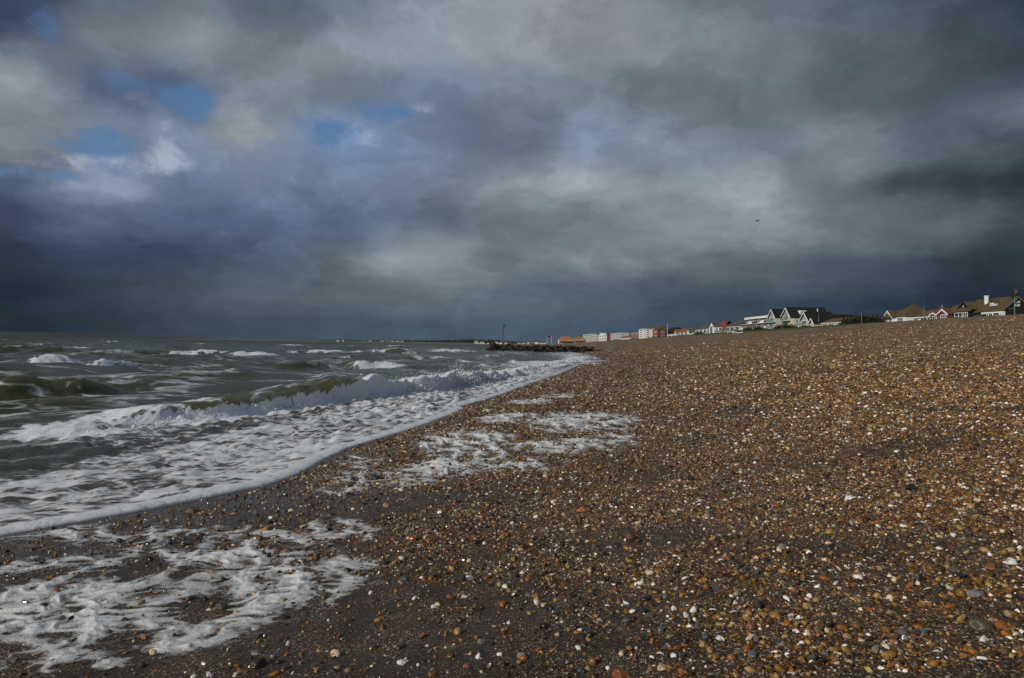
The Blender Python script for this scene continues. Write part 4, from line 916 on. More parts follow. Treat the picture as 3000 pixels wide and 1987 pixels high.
def flats():
    X = 128.0; yn, yf = Yx(2252, X)+0.6, Yx(2166, X); g = gz(X, (yn+yf)/2)-0.3; n = 5; L = (yf-yn)/n
    t = thing('flats', (X+6, (yn+yf)/2, g), 'stepped white block of flats with sloping white balcony fronts and brick piers', 'flats', HOUSES)
    zt = Zy(2252, 922, yn); h = (zt-g-0.4)/3
    for s in range(3):
        x0 = X+s*1.7; z0 = g+s*h
        box(t, 'storey', BRICK, x0, X+12, yn+0.02*s, yf-0.02*s, z0+(0.004 if s else 0), z0+h)
        box(t, 'floor_slab', TRIM, x0-1.0, x0-0.004, yn, yf, z0+h-0.22, z0+h-0.01) if s < 2 else box(t, 'roof_edge', TRIM, x0-0.7, X+12.3, yn-0.3, yf+0.3, z0+h+0.004, z0+h+0.3)
        for i in range(n):
            a = yn+i*L
            win(t, 'x', x0-0.003, a+L*0.10, a+L*0.48, z0+0.4, z0+h-0.5, 3, 0, 0.16); win(t, 'x', x0-0.003, a+L*0.56, a+L*0.84, z0+0.4, z0+h-0.5, 2, 0, 0.16)
            if s == 2 or (i+s) % 2 == 0:     # leaning white front
                zb = z0+h-0.4 if s == 2 else z0+h-0.1; ht = 1.5 if s == 2 else 1.35
                if s < 2: MB().prism([(x0-1.15, zb), (x0-0.95, zb), (x0-0.25, zb+ht), (x0-0.45, zb+ht)], 'y', a+0.25, a+L*0.62).build('balcony_front', TRIM, t)
                else: MB().prism([(x0-0.95, zb-0.25), (x0-0.75, zb-0.25), (x0-0.1, zb+0.9), (x0-0.3, zb+0.9)], 'y', a+0.3, a+L-0.3).build('awning', TRIM, t)
            elif s < 2: MB().box(x0-0.98, x0-0.90, a+0.3, a+L-0.3, z0+h, z0+h+0.95).build('railing', DARK, t)
flats()

def modern_row():
    X = 130.0
    def house(pl, pr, ptop, peave, mat, wallm, lab, gable=None, dep=9, brickpx=None, wins=3, hip=False, roofm=None):
        ya, yb = Yx(pr, X), Yx(pl, X); ym = (ya+yb)/2; g = gz(X, ym)-0.3; pm = (pl+pr)/2
        ze = Zy(pm, peave, ym); zr = Zy(pm, ptop, ym)
        t = thing('house', (X+dep/2, ym, g), lab, 'house', HOUSES)
        box(t, 'wall', wallm, X, X+dep, ya, yb, g, ze-0.15)
        if hip: hip_roof(t, X, X+dep, ya, yb, ze, zr, mat, 'y')
        else: gable_roof(t, 'y', ya-0.3, yb+0.3, X, X+dep, ze, zr, mat)
        if gable:
            for (gl, gr, gt, ge) in gable:
                a, b = Yx(gr, X), Yx(gl, X); z1 = Zy((gl+gr)/2, ge, (a+b)/2); z2 = Zy((gl+gr)/2, gt, (a+b)/2)
                gable_wall(t, 'x', X-1.2, 5.0, a, b, g, z1, z2-0.1, WHITE, name='gable'); gable_roof(t, 'x', X-1.5, X+dep/2, a, b, z1, z2, mat)
                win(t, 'x', X-1.21, a+(b-a)*0.25, b-(b-a)*0.25, g+0.5, z1+0.3, 3, 0, 0.14)
        if brickpx:
            a, b = Yx(brickpx[1], X), Yx(brickpx[0], X); box(t, 'brick_fin', OBRICK, X-0.5, X+0.6, a, b, g, zr-0.1)
        L = yb-ya; hh = (ze-g); ns = max(1, int(hh/2.7))
        for s in range(ns):
            for i in range(wins):
                win(t, 'x', X-0.003, ya+L*(i+0.12)/wins, ya+L*(i+0.80)/wins, g+0.5+s*hh/ns, g+hh/ns*(s+0.82), 2, 0, 0.13)
            if s: balcony(t, X, ya+0.4, yb-0.4, g+s*hh/ns+0.1, 1.1)
        return t
    house(2125, 2166, 939, 955, DSLATE, CREAM, 'modern house with dark hipped roof and orange brick fin beside the flats', brickpx=(2117, 2127), hip=True, wins=3)
    house(2083, 2116, 942, 958, DSLATE, WHITE, 'modern house with steep white gable and dark slate roof', gable=[(2083, 2097, 944, 958)], wins=3)
    house(2060, 2082, 949, 962, DSLATE, WHITE, 'dark roofed house with white balconies, second left of the white gable', wins=2)
    house(2038, 2059, 951, 965, DSLATE, WHITE, 'dark roofed house with white parapet above a bush', wins=2)
    house(2017, 2036, 964, 974, DSLATE, WHITE, 'small white gabled cottage with dark roof right of the red roof', gable=[(2017, 2025, 964, 976)], wins=1)
    house(1982, 2016, 962, 974, REDR, WHITE, 'white house with bright red hipped roof', gable=[(1981, 1985, 966, 976)], hip=True, wins=3)
    house(1956, 1980, 973, 979, BROWNR, WHITE, 'low white house with brown roof beside the white flagpole', hip=True, wins=2)
modern_row()

def far_row():
    def block(X, pl, pr, pt, wallm, lab, roof=None, pr_top=None, dep=14, st=4, cols=4, name='building', base=None, fascia=None):
        ya, yb = Yx(pr, X), Yx(pl, X); ym = (ya+yb)/2; g = gz(X, ym)-0.5; pm = (pl+pr)/2; z1 = Zy(pm, pt, ym)
        t = thing(name, (X+dep/2, ym, g), lab, 'building', HOUSES)
        box(t, 'wall', wallm, X, X+dep, ya, yb, g, z1)
        if roof: hip_roof(t, X, X+dep, ya, yb, z1+0.15, Zy(pm, pr_top, ym), roof, 'y', ov=0.6)
        else: box(t, 'roof_edge', fascia or TRIM, X-0.4, X+dep+0.4, ya-0.4, yb+0.4, z1+0.01, z1+0.6)
        L = yb-ya; h = (z1-g)/st
        for s in range(st):
            for i in range(cols):
                win(t, 'x', X-0.003, ya+L*(i+0.2)/cols, ya+L*(i+0.75)/cols, g+h*(s+0.3), g+h*(s+0.85), 2, 0, 0.2)
            if cols: win(t, 'y', ya-0.003, X+dep*0.2, X+dep*0.4, g+h*(s+0.3), g+h*(s+0.85), 2, 0, 0.2)
        return t
    # brick block under the long brown roof, with a black tiled block behind
    X = 150.0; t = block(X, 1886, 1928, 969, BRICK, 'tall brick block with long mossy roof and white balconies', OLIVER, 955, 16, 3, 3)
    ya, yb = Yx(1928, X), Yx(1886, X); g = gz(X, ya)
    for s in range(3):
        z0 = g+1+s*4.4; box(t, 'balcony', WHITE, X-2.6, X-0.004, yb-16, yb-2, z0, z0+1.8)
    block(158.0, 1929, 1972, 974, SLATE, 'black tile hung block behind the low white house', SLATE, 960, 14, 1, 0)
    block(140.0, 1872, 1885, 966, WHITE, 'plain white tower block with few windows', None, None, 16, 6, 1)
    block(140.0, 1849, 1871, 977, OBRICK, 'cream and orange brick flats left of the white tower', None, None, 12, 3, 3, fascia=CREAM)
    block(140.0, 1818, 1848, 990, WHITE, 'row of white cottages with red tiled roof', REDR, 984, 10, 1, 4)
    block(140.0, 1789, 1816, 978, GREYW, 'grey and white flats behind the red cottages', None, None, 12, 4, 4)
    block(140.0, 1778, 1788, 977, BRICK, 'narrow brick block between white buildings', None, None, 12, 1, 0, fascia=BRICK)
    t = block(140.0, 1756, 1777, 981, WHITE, 'white art deco block with stepped fins on top', None, None, 12, 3, 3)
    for i in range(4):
        p = 1757+i*4; y = Yx(p+1, 139.4); box(t, 'roof_fin', WHITE, 139.4, 142, y-3, y+3, Zy(p, 985, y), Zy(p, 976+(i % 2), y))
    block(140.0, 1729, 1755, 984, CREAM, 'cream block of flats beyond the white stepped one', None, None, 12, 4, 4)
    block(140.0, 1708, 1728, 981, GREYW, 'pale grey flat roofed block behind the yellow roofed cafe', None, None, 12, 4, 3)
    # seafront cafe: faces the camera
    Y = 1000.0
    def hall(p0, p1, pe, pt, roofm, lab, nm):
        x0, _ = on_y(p0, 1000, Y); x1, _ = on_y(p1, 1000, Y); g = gz(x0, Y)-0.8; ze = Zy((p0+p1)/2, pe, Y); zr = Zy((p0+p1)/2, pt, Y)
        t = thing(nm, ((x0+x1)/2, Y+6, g), lab, 'cafe', HOUSES)
        box(t, 'wall', WHITE, x0, x1, Y, Y+12, g, ze-0.15); hip_roof(t, x0, x1, Y, Y+12, ze, zr, roofm, 'x', ov=0.7)
        n = 5
        for i in range(n): win(t, 'y', Y-0.003, x0+(x1-x0)*(i+0.15)/n, x0+(x1-x0)*(i+0.85)/n, g+1.4, ze-1.0, 2, 0, 0.2)
        m = MB().poly([(x0, Y-3, ze-2.6), (x1, Y-3, ze-2.6), (x1, Y-0.01, ze-1.2), (x0, Y-0.01, ze-1.2), (x0, Y-3, ze-2.8), (x1, Y-3, ze-2.8)], [(0,1,2,3),(0,4,5,1),(4,3,2,5)]).build('awning', ORANGER, t)
        return t
    hall(1637, 1678, 995, 985.5, ORANGER, 'long white seafront cafe with orange tiled roof', 'cafe')
    t = hall(1681, 1716, 994, 985.5, YELLOWR, 'seafront cafe with yellow lichened roof beside the orange roof', 'cafe')
    xc, zc = on_y(1705, 980, Y); box(t, 'chimney', BRICK, xc-1.2, xc+1.2, Y+5, Y+7, zc-4, zc)
    RED = plain('red_canvas', (0.45, 0.02, 0.03), 0.8)
    for i, (p, lab) in enumerate(((1694, 'left one of three red parasols before the yellow roofed cafe'), (1700, 'middle one of three red parasols before the yellow roofed cafe'), (1706, 'right one of three red parasols before the yellow roofed cafe'))):
        x, z = on_y(p, 1004.5, 985.0); z = gz(x, 985.0); t = thing('parasol', (x, 985.0, z), lab, 'parasol', 'red parasols at the cafe')
        MB().tube([(x, 985, z), (x, 985, z+3.2)], 0.08, 6).build('pole', TRIM, t); MB().tube([(x, 985, z+2.4), (x, 985, z+3.6)], [1.9, 0.05], 8).build('canopy', RED, t)
    for p, c, lab in ((1602.5, (0.02, 0.03, 0.06), 'flagpole with dark blue flag left of the cafe'), (1616, (0.5, 0.05, 0.08), 'flagpole with red flag left of the cafe')):
        x, z = on_y(p, 1004, 960.0); z = gz(x, 960.0); zt = Zy(p, 984, 960.0)
        t = thing('flagpole', (x, 960, z), lab, 'flagpole'); MB().tube([(x, 960, z), (x, 960, zt)], [0.22, 0.14], 6).build('pole', TRIM, t)
        m = MB()
        for k in range(5): m.box(x+0.2+k*0.8, x+1.0+k*0.8, 960+0.2*math.sin(k*1.3), 960.08+0.2*math.sin(k*1.3), zt-2.0, zt-0.1+0.1*math.sin(k))
        m.build('flag', plain('flag_cloth'+str(int(p)), c, 0.8), t)
    # beyond the bay: houses among the trees, huts on the sand
    r = random.Random(5); labs = ['pale', 'cream', 'white', 'brick', 'grey']; ms = [CREAM, CREAM, WHITE, BRICK, GREYW]
    k = 0
    for p in (1395, 1412, 1455, 1468, 1482, 1520, 1534, 1548, 1560, 1572, 1585, 1596):
        Y = 1560.0+r.uniform(-60, 60); w = r.uniform(2.5, 5); h = r.uniform(2.5, 5); x, _ = on_y(p, 1005, Y); g = 2.4; i = r.randrange(5)
        t = thing('house', (x, Y+5, g), '%s far house across the bay, %s from the left before the trees' % (labs[i], ['first','second','third','fourth','fifth','sixth','seventh','eighth','ninth','tenth','eleventh','twelfth'][k]), 'house', 'far houses across the bay'); k += 1
        box(t, 'wall', ms[i], x-w, x+w, Y, Y+10, g-1, g+h); gable_roof(t, 'x', x-w-0.5, x+w+0.5, Y, Y+10, g+h, g+h+2.2, r.choice([BROWNR, DSLATE, DSLATE]))
        for q in range(3): win(t, 'y', Y-0.003, x-w+w*2*(q+0.2)/3, x-w+w*2*(q+0.7)/3, g+2, g+h*0.8, 2, 0, 0.25)
    ordn = ['first', 'second', 'third', 'fourth', 'fifth', 'sixth', 'seventh', 'eighth', 'ninth', 'tenth', 'eleventh', 'twelfth', 'thirteenth', 'fourteenth']
    for i, p in enumerate((1402, 1408, 1413, 1419, 1430, 1436, 1441, 1447, 1452, 1457, 1462, 1466, 1484, 1492)):
        Y = 1490.0; x, _ = on_y(p, 1007, Y); g = 0.6
        t = thing('beach_hut', (x, Y+1.5, g), 'tiny white beach hut, %s from the left in the far row by the beacon' % ordn[i], 'beach hut', 'far row of beach huts')
        box(t, 'wall', WHITE, x-1.5, x+1.5, Y, Y+3, g-0.6, g+2.4); gable_roof(t, 'y', Y-0.3, Y+3.3, x-1.5, x+1.5, g+2.4, g+3.4, TRIM if i % 3 else DSLATE, 0.2)
    for i, p in enumerate((990, 1005, 1085, 1120, 1150, 1165, 1178, 1196, 1212, 1226, 1260, 1280, 1345)):
        Y = 2150.0; x, _ = on_y(p, 1003, Y); w = r.uniform(3, 6); h = r.uniform(2.5, 5)
        t = thing('house', (x, Y+5, 3), 'distant pale house on the far shore, number %s counting from the open sea' % ['one','two','three','four','five','six','seven','eight','nine','ten','eleven','twelve','thirteen'][i], 'house', 'distant houses on the far shore')
        box(t, 'wall', r.choice([CREAM, GREYW, GREYW]), x-w, x+w, Y, Y+10, 0, 3+h*0.7); gable_roof(t, 'x', x-w-0.5, x+w+0.5, Y, Y+10, 3+h*0.7, 5+h, r.choice([BROWNR, DSLATE]))
far_row()

# ------------------------------------------------------------------ far land, woods, hills
def far_land():
    xs = np.linspace(-1500, 900, 240); ys = np.array([1480.0, 1500, 1530, 1600, 1800, 2200, 3200])
    X = np.repeat(xs[None, :], len(ys), 0); f = sst(-1500, -900, X)
    Y = np.repeat(ys[:, None], len(xs), 1)+np.interp(X, [-1500, -900, -500, -150, 0, 900], [1500, 900, 600, 60, 0, -200])
    Z = np.repeat(np.array([-2.0, 0.3, 1.2, 2.2, 3.5, 5, 5])[:, None], len(xs), 1)
    m = plain('far_sand_and_turf', (0.16, 0.125, 0.085), 0.9, 0.4, 0.02, col2=(0.06, 0.065, 0.03))
    tag(grid_mesh('far_shore', X, Y, Z, m), 'low far shore curving round the bay', kind='structure')
    xs = np.linspace(-9000, -2600, 200); h = np.clip(60*sst(-2600, -8000, xs)*(1+0.5*fbm(xs/900, xs*0, 4, 8)), 0, 400)
    X = np.repeat(xs[None, :], 3, 0); Y = np.array([9500.0, 9900, 11500])[:, None]+X*0; Z = np.stack([h*0-5, h, h*0.4])
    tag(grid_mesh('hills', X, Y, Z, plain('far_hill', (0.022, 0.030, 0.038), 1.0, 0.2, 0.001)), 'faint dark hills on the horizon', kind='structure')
far_land()

def leaf_mat(name, a, b):
    m, N, bs = principled(name); g = N.n('ShaderNodeNewGeometry').outputs['Position']
    oi = N.noise(g, 0.8, 4, 0.7); setin(N, bs, base=N.mix(N.mr(oi, 0.3, 0.7), a, b), rough=0.7, spec=0.2); return m
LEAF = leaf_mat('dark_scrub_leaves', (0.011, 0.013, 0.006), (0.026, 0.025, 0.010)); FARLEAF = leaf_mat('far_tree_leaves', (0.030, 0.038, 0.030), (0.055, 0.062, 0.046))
BARK = plain('grey_bark', (0.07, 0.05, 0.035), 0.9)
def leaves(r, C, R, n, s):        # leaf-sized quads through a lumpy volume
    d = r.normal(size=(n, 3)); d /= np.linalg.norm(d, axis=1)[:, None]; d[:, 2] = np.abs(d[:, 2])
    rad = 1-0.45*r.uniform(0, 1, n)**1.7; lump = 1+0.28*np.sin(d[:, 0]*5+C[1])*np.cos(d[:, 1]*6+C[0])+0.16*np.sin(d[:, 2]*9+d[:, 0]*7)
    P = C+d*rad[:, None]*lump[:, None]*R
    u = r.normal(size=(n, 3)); u /= np.linalg.norm(u, axis=1)[:, None]; v = np.cross(u, r.normal(size=(n, 3))); v /= np.linalg.norm(v, axis=1)[:, None]
    sz = s*r.uniform(0.6, 1.4, (n, 1)); u = u*sz; v = v*sz*0.55
    return np.stack([P-u, P+v, P+u, P-v], 1)
def mesh_quads(name, Q, mat, parent=None):
    n = len(Q); me = bpy.data.meshes.new(name); me.from_pydata(Q.reshape(-1, 3).tolist(), [], np.arange(n*4).reshape(n, 4).tolist()); return link(name, me, mat, parent)
def bush(pl, pr, pt, pb, X, lab, seed, n=2600):
    r = np.random.default_rng(seed); ya, yb = Yx(pr, X), Yx(pl, X); ym = (ya+yb)/2; z0 = gz(X, ym); zt = Zy((pl+pr)/2, pt, ym); h = max(zt-z0, 0.8)
    t = thing('bush', (X, ym, z0), lab, 'bush', 'bushes on the bank'); qs = []; m = MB(); k = max(3, int((yb-ya)/2.2))
    for i in range(k):
        a = ya+(yb-ya)*(i+0.5)/k; hh = h*(0.62+0.38*math.sin(math.pi*(i+0.6)/(k+0.2)))*r.uniform(0.85, 1.08)
        qs.append(leaves(r, np.array([0, a-ym, -0.1]), np.array([1.8, (yb-ya)/k*0.85, hh]), n//k, 0.20))
        m.tube([(X, a, z0-0.1), (X+0.1, a+0.15, z0+hh*0.4), (X+0.3, a+0.4, z0+hh*0.75)], [0.09, 0.06, 0.02], 5)
    mesh_quads('foliage', np.concatenate(qs), LEAF, t); m.build('stem', BARK, t)
bush(2470, 2580, 919, 947, 101.5, 'big dark round bush on the bank between white bungalow and low bungalow', 1, 4200)
bush(2272, 2330, 947, 966, 104, 'dark bush in front of the black roofed houses', 2)
bush(2178, 2245, 955, 972, 103, 'wide brownish bush in front of the white stepped flats', 3)
bush(2138, 2176, 967, 975, 101, 'low bush behind the white rail', 4, 1400)
bush(2036, 2060, 972, 983, 104, 'dark bush below the white parapet house', 5, 1400)
bush(2350, 2368, 953, 958, 108, 'small low shrub at the foot of the garage wall', 6, 700)
bush(1900, 1950, 984, 992, 112, 'scrubby bushes below the tall brick block', 7, 1400)
bush(1795, 1818, 992, 998, 110, 'far round bush below the red cottages', 8, 900)
bush(1848, 1872, 989, 994, 110, 'far bush below the orange brick flats', 9, 900)
def far_wood():
    r = np.random.default_rng(9); Q = []
    for i in range(430):
        p = r.uniform(850, 1600) if i > 90 else r.uniform(1330, 1480)
        Y = np.interp(p, [830, 1100, 1350, 1600], [2900, 2300, 1750, 1680])+r.uniform(0, 120); x, _ = on_y(p, 1000, Y)
        top = np.interp(p, [830, 1000, 1200, 1330, 1360, 1480, 1500, 1600], [3, 5, 6, 8, 11, 9, 6, 4])*r.uniform(0.5, 1.1)
        Q.append(leaves(r, np.array([x, Y, 2.0]), np.array([top*0.7, 5, top]), 150, 1.0))
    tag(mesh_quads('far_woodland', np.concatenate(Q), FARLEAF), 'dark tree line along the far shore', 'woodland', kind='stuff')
far_wood()

# ------------------------------------------------------------------ rock groyne and beacon
def rock_mesh(seed):
    me = stone_mesh(seed, 2, 'flint'); return me
def groyne():
    m, N, b = principled('weedy_rock'); g = N.n('ShaderNodeNewGeometry').outputs['Position']
    c = N.mix(N.mr(N.noise(g, 1.3, 5), 0.35, 0.65), (0.007, 0.0055, 0.0045), (0.020, 0.014, 0.010)); setin(N, b, base=c, rough=0.7, spec=0.3)
    RM = [rock_mesh(300+i) for i in range(8)]
    for q in RM: q.materials.append(m)
    r = random.Random(3); Y0 = 139.0; x0, x1 = on_y(1440, 1025, Y0)[0], on_y(1738, 1015, Y0)[0]
    t = thing('rock_groyne', ((x0+x1)/2, Y0, 0), 'long low groyne of dark weedy boulders running into the sea', 'groyne')
    def rock(x, y, z, s):
        o = bpy.data.objects.new('rock', r.choice(RM)); COL.objects.link(o); o.parent = t
        o.location = Vector((x, y, z))-t.location; o.rotation_euler = (r.uniform(-.5, .5), r.uniform(-.5, .5), r.uniform(0, 6.28)); o.scale = (s*r.uniform(.8, 1.2), s*r.uniform(.8, 1.2), s*r.uniform(.8, 1.1))
    x = x0
    while x < x1:
        f = (x-x0)/(x1-x0); top = 1.48-0.2*f; gl = gz(x, Y0); 
        for y, zz in ((-1.5, 0.10), (-1.2, 0.50), (-0.6, 0.85), (0.2, 1.0), (1.1, 0.6)):
            s = r.uniform(0.72, 1.0)*(1 if f < 0.8 else 0.75)
            zc = max(gl, -0.1)+(top-max(gl, 0)-0.35)*zz
            rock(x+r.uniform(-.3, .3), Y0+y+r.uniform(-.2, .2), zc, s)
        x += r.uniform(0.5, 0.75)
    for p, z in ((1419, -0.1), (1426, 0.1), (1433, 0.3), (1436, 0.05), (1429, -0.1)):
        rock(on_y(p, 1025, Y0)[0], Y0+r.uniform(-.6, .6), z, 0.55)
    for p in (1745, 1752, 1758, 1764):
        xx = on_y(p, 1012, Y0)[0]; rock(xx, Y0, gz(xx, Y0)+0.1, 0.4)
groyne()
def beacon():
    Y = 139.6; xb, zb = on_y(1471, 1012, Y); xt, zt = on_y(1475.3, 957, Y); zb = 0.4
    t = thing('beacon', (xb, Y, zb), 'thin leaning beacon pole with green triangle on the rock groyne', 'beacon')
    MB().tube([(xb, Y, zb), (xt, Y, zt)], [0.10, 0.07], 8).build('pole', plain('rusty_pole', (0.075, 0.06, 0.04), 0.8), t)
    MB().tube([(xt, Y, zt-0.05), (xt+0.02, Y, zt+0.68)], [0.38, 0.02], 10).build('topmark', plain('green_topmark', (0.012, 0.09, 0.055), 0.6), t)
beacon()

# ------------------------------------------------------------------ lamps, rail, flagpole, car, gulls
def lamps():
    POLE = plain('green_grey_column', (0.10, 0.17, 0.155), 0.5, 0.15); HEAD = plain('dark_green_lantern', (0.02, 0.06, 0.06), 0.5, 0.15)
    lst = [(2972, 'lamp post standing in front of the OLD SHIP lettering'), (2707, 'lamp post in front of the long brown roofed bungalow'), (2524, 'lamp post rising behind the big dark bush'), (2398, 'lamp post in front of the tallest black roof'),
           (2291, 'lamp post before the gap between the two tall black roofed houses'), (2140, 'lamp post before the modern house with the dark hipped roof'), (2081, 'lamp post at the left of the steep white gable'), (2036, 'lamp post left of the white parapet house'), (1993, 'leftmost lamp post, over the red roof')]
    for p, lab in lst:
        X = 100.0; y = Yx(p, X); z = gz(X, y); t = thing('street_lamp', (X, y, z), lab, 'street lamp', 'lamp posts along the promenade')
        MB().tube([(X, y, z-0.2), (X, y, z+3.6)], [0.10, 0.075], 8).build('column', POLE, t); MB().tube([(X, y, z+3.6), (X, y, z+5.3)], [0.11, 0.08], 8).build('upper_column', HEAD, t)
        pts = [(X+0.75-0.75*math.cos(a), y-0.1, z+5.2+0.75*math.sin(a)) for a in np.linspace(0, math.pi*0.92, 10)]
        pts[0] = (X, y, z+5.2); MB().tube(pts, 0.035, 6).build('swan_neck', HEAD, t)
        e = pts[-1]; MB().tube([(e[0], e[1], e[2]), (e[0], e[1], e[2]-0.22), (e[0], e[1], e[2]-0.30), (e[0], e[1], e[2]-0.36)], [0.06, 0.16, 0.44, 0.40], 12).build('lantern', HEAD, t)
        MB().tube([(e[0], e[1], e[2]-0.37), (e[0], e[1], e[2]-0.55)], [0.24, 0.10], 10).build('bowl', plain('frosted_bowl', (0.10, 0.09, 0.09), 0.3), t)
lamps()
def small_things():
    X = 100.0; y = Yx(1955, X); z = gz(X, y); zt = Zy(1955, 951, y)
    t = thing('flagpole', (X, y, z), 'bare white flagpole beside the low white house', 'flagpole'); MB().tube([(X, y, z), (X, y, zt)], [0.14, 0.07], 8).build('pole', TRIM, t); MB().tube([(X, y, zt), (X, y, zt+0.2)], [0.12, 0.05], 8).build('finial', TRIM, t)
    X = 82.0; t = thing('rail', (X, Yx(2153, X), gz(X, Yx(2153, X))), 'low white sagging rail at the top of the shingle below the flats', 'rail')
    pts = [(2131, 974.5), (2147, 971.5), (2149, 972), (2162, 975.5), (2175, 973.5)]
    for a, b in ((0, 1), (2, 3), (3, 4)):
        q = [Vector((X, *on_x(p[0], p[1], X))) for p in (pts[a], pts[b])]
        d = MB().tube(q, 0.16, 6).build('bar', TRIM, t)
    for p in pts:
        y, zz = on_x(p[0], p[1], X); MB().box(X-0.08, X+0.08, y-0.08, y+0.08, gz(X, y)-0.2, zz).build('post', TRIM, t)
    # dark car on the road before the pub, seen from behind
    y = Yx(2866, 112.5); x = 112.5; z = gz(112.5, y)+0.02; t = thing('car', (x, y, z), 'dark car parked in front of the pub, half hidden by the shingle', 'car')
    CAR = plain('dark_blue_car_paint', (0.03, 0.035, 0.05), 0.25, 0.1, spec=0.6); RUB = plain('tyre_rubber', (0.02, 0.02, 0.02), 0.9)
    def cs(y0, sc, zs): return [(x+a*0.86*sc, y0, z+b*zs) for a, b in ((-1, 0.3), (-1, 0.75), (-0.92, 0.9), (0.92, 0.9), (1, 0.75), (1, 0.3))]
    m = MB(); secs = [cs(y-2.1, 0.94, 0.95), cs(y-1.9, 1.0, 1.0), cs(y+1.2, 1.0, 1.0), cs(y+2.1, 0.9, 0.8)]
    for s in secs: m.v += s
    for i in range(3):
        for j in range(6): m.f.append((i*6+j, i*6+(j+1) % 6, (i+1)*6+(j+1) % 6, (i+1)*6+j))
    m.f += [tuple(range(6)), tuple(range(18, 24))]; m.build('body', CAR, t)
    MB().poly([(x-0.78, y-1.95, z+0.9), (x+0.78, y-1.95, z+0.9), (x+0.78, y+1.0, z+0.9), (x-0.78, y+1.0, z+0.9), (x-0.60, y-1.4, z+1.48), (x+0.60, y-1.4, z+1.48), (x+0.60, y+0.2, z+1.48), (x-0.60, y+0.2, z+1.48)],
              [(4,5,6,7),(0,1,5,4),(1,2,6,5),(2,3,7,6),(3,0,4,7)]).build('cabin', GLASS, t)
    MB().box(x-0.62, x+0.62, y-1.42, y+0.22, z+1.482, z+1.52).build('roof', CAR, t)
    for sx in (-0.72, 0.72):
        for sy in (-1.3, 1.35): MB().tube([(x+sx-0.1, y+sy, z+0.31), (x+sx+0.1, y+sy, z+0.31)], 0.31, 14).build('wheel', RUB, t)
    for sx in (-0.7, 0.7): MB().box(x+sx-0.12, x+sx+0.12, y-2.13, y-2.09, z+0.6, z+0.72).build('tail_light', plain('red_lens', (0.3, 0.01, 0.01), 0.2), t)
    # strandline bits on the shingle below the long bungalow
    r = np.random.default_rng(4)
    for p, py, c, lab in ((2716, 941, (0.35, 0.05, 0.04), 'small red scrap on the shingle below the long bungalow'), (2731, 943, (0.30, 0.03, 0.03), 'red and dark lump of flotsam on the shingle under the brick bungalow')):
        y, zz = on_x(p, py, 72.0); zz = gz(72, y)+0.1; me = stone_mesh(500+p, 2, 'flint'); o = link('flotsam', me, plain('flotsam'+str(p), c, 0.8)); o.location = (72, y, zz); o.scale = (0.5, 0.6, 0.3); tag(o, lab, 'flotsam')
small_things()
def gulls():
    GM = plain('gull_grey', (0.035, 0.035, 0.036), 0.8); GB = plain('gull_body', (0.05, 0.05, 0.048), 0.8)
    def gull(px, py, Y, lab, sc=1.0):
        x, z = on_y(px, py, Y); t = thing('gull', (x, Y, z), lab, 'gull', 'gulls in the air')
        b = MB().tube([(x+0.34*sc, Y, z-0.075*sc), (x+0.18*sc, Y, z-0.07*sc), (x, Y, z), (x-0.10*sc, Y, z+0.02*sc), (x-0.20*sc, Y, z+0.02*sc)], [0.02*sc, 0.05*sc, 0.085*sc, 0.06*sc, 0.012*sc], 8).build('body', GB, t)
        for pts, nm in (([(-0.02, 0, 0.04), (-0.28, -0.1, 0.03), (-0.40, -0.2, -0.06), (-0.60, -0.3, -0.24)], 'wing'), ([(0.02, 0, 0.03), (0.16, 0.1, 0.18), (0.32, 0.2, 0.22), (0.64, 0.3, 0.16)], 'wing')):
            m = MB(); ch = [0.11, 0.10, 0.07, 0.015]
            for (a, bb, c), w in zip(pts, ch):
                X_, Y_, Z_ = x+a*sc, Y+bb*sc, z+c*sc; m.v += [(X_, Y_-w*2*sc, Z_), (X_, Y_+w*2*sc, Z_+0.01), (X_, Y_, Z_+w*0.45*sc), (X_, Y_, Z_-w*0.45*sc)]
            for i in range(3):
                for j, k in ((0, 2), (2, 1), (1, 3), (3, 0)): m.f.append((i*4+j, i*4+k, i*4+4+k, i*4+4+j))
            m.f += [(0, 3, 1, 2), (12, 14, 13, 15)]; m.build(nm, GM, t)
    gull(2219, 647, 108.0, 'dark gull gliding against the bright cloud above the houses')
    gull(1595, 964.5, 330.0, 'left one of two tiny far gulls above the orange roofed cafe'); gull(1635, 970, 360.0, 'right one of two tiny far gulls above the orange roofed cafe')
gulls()

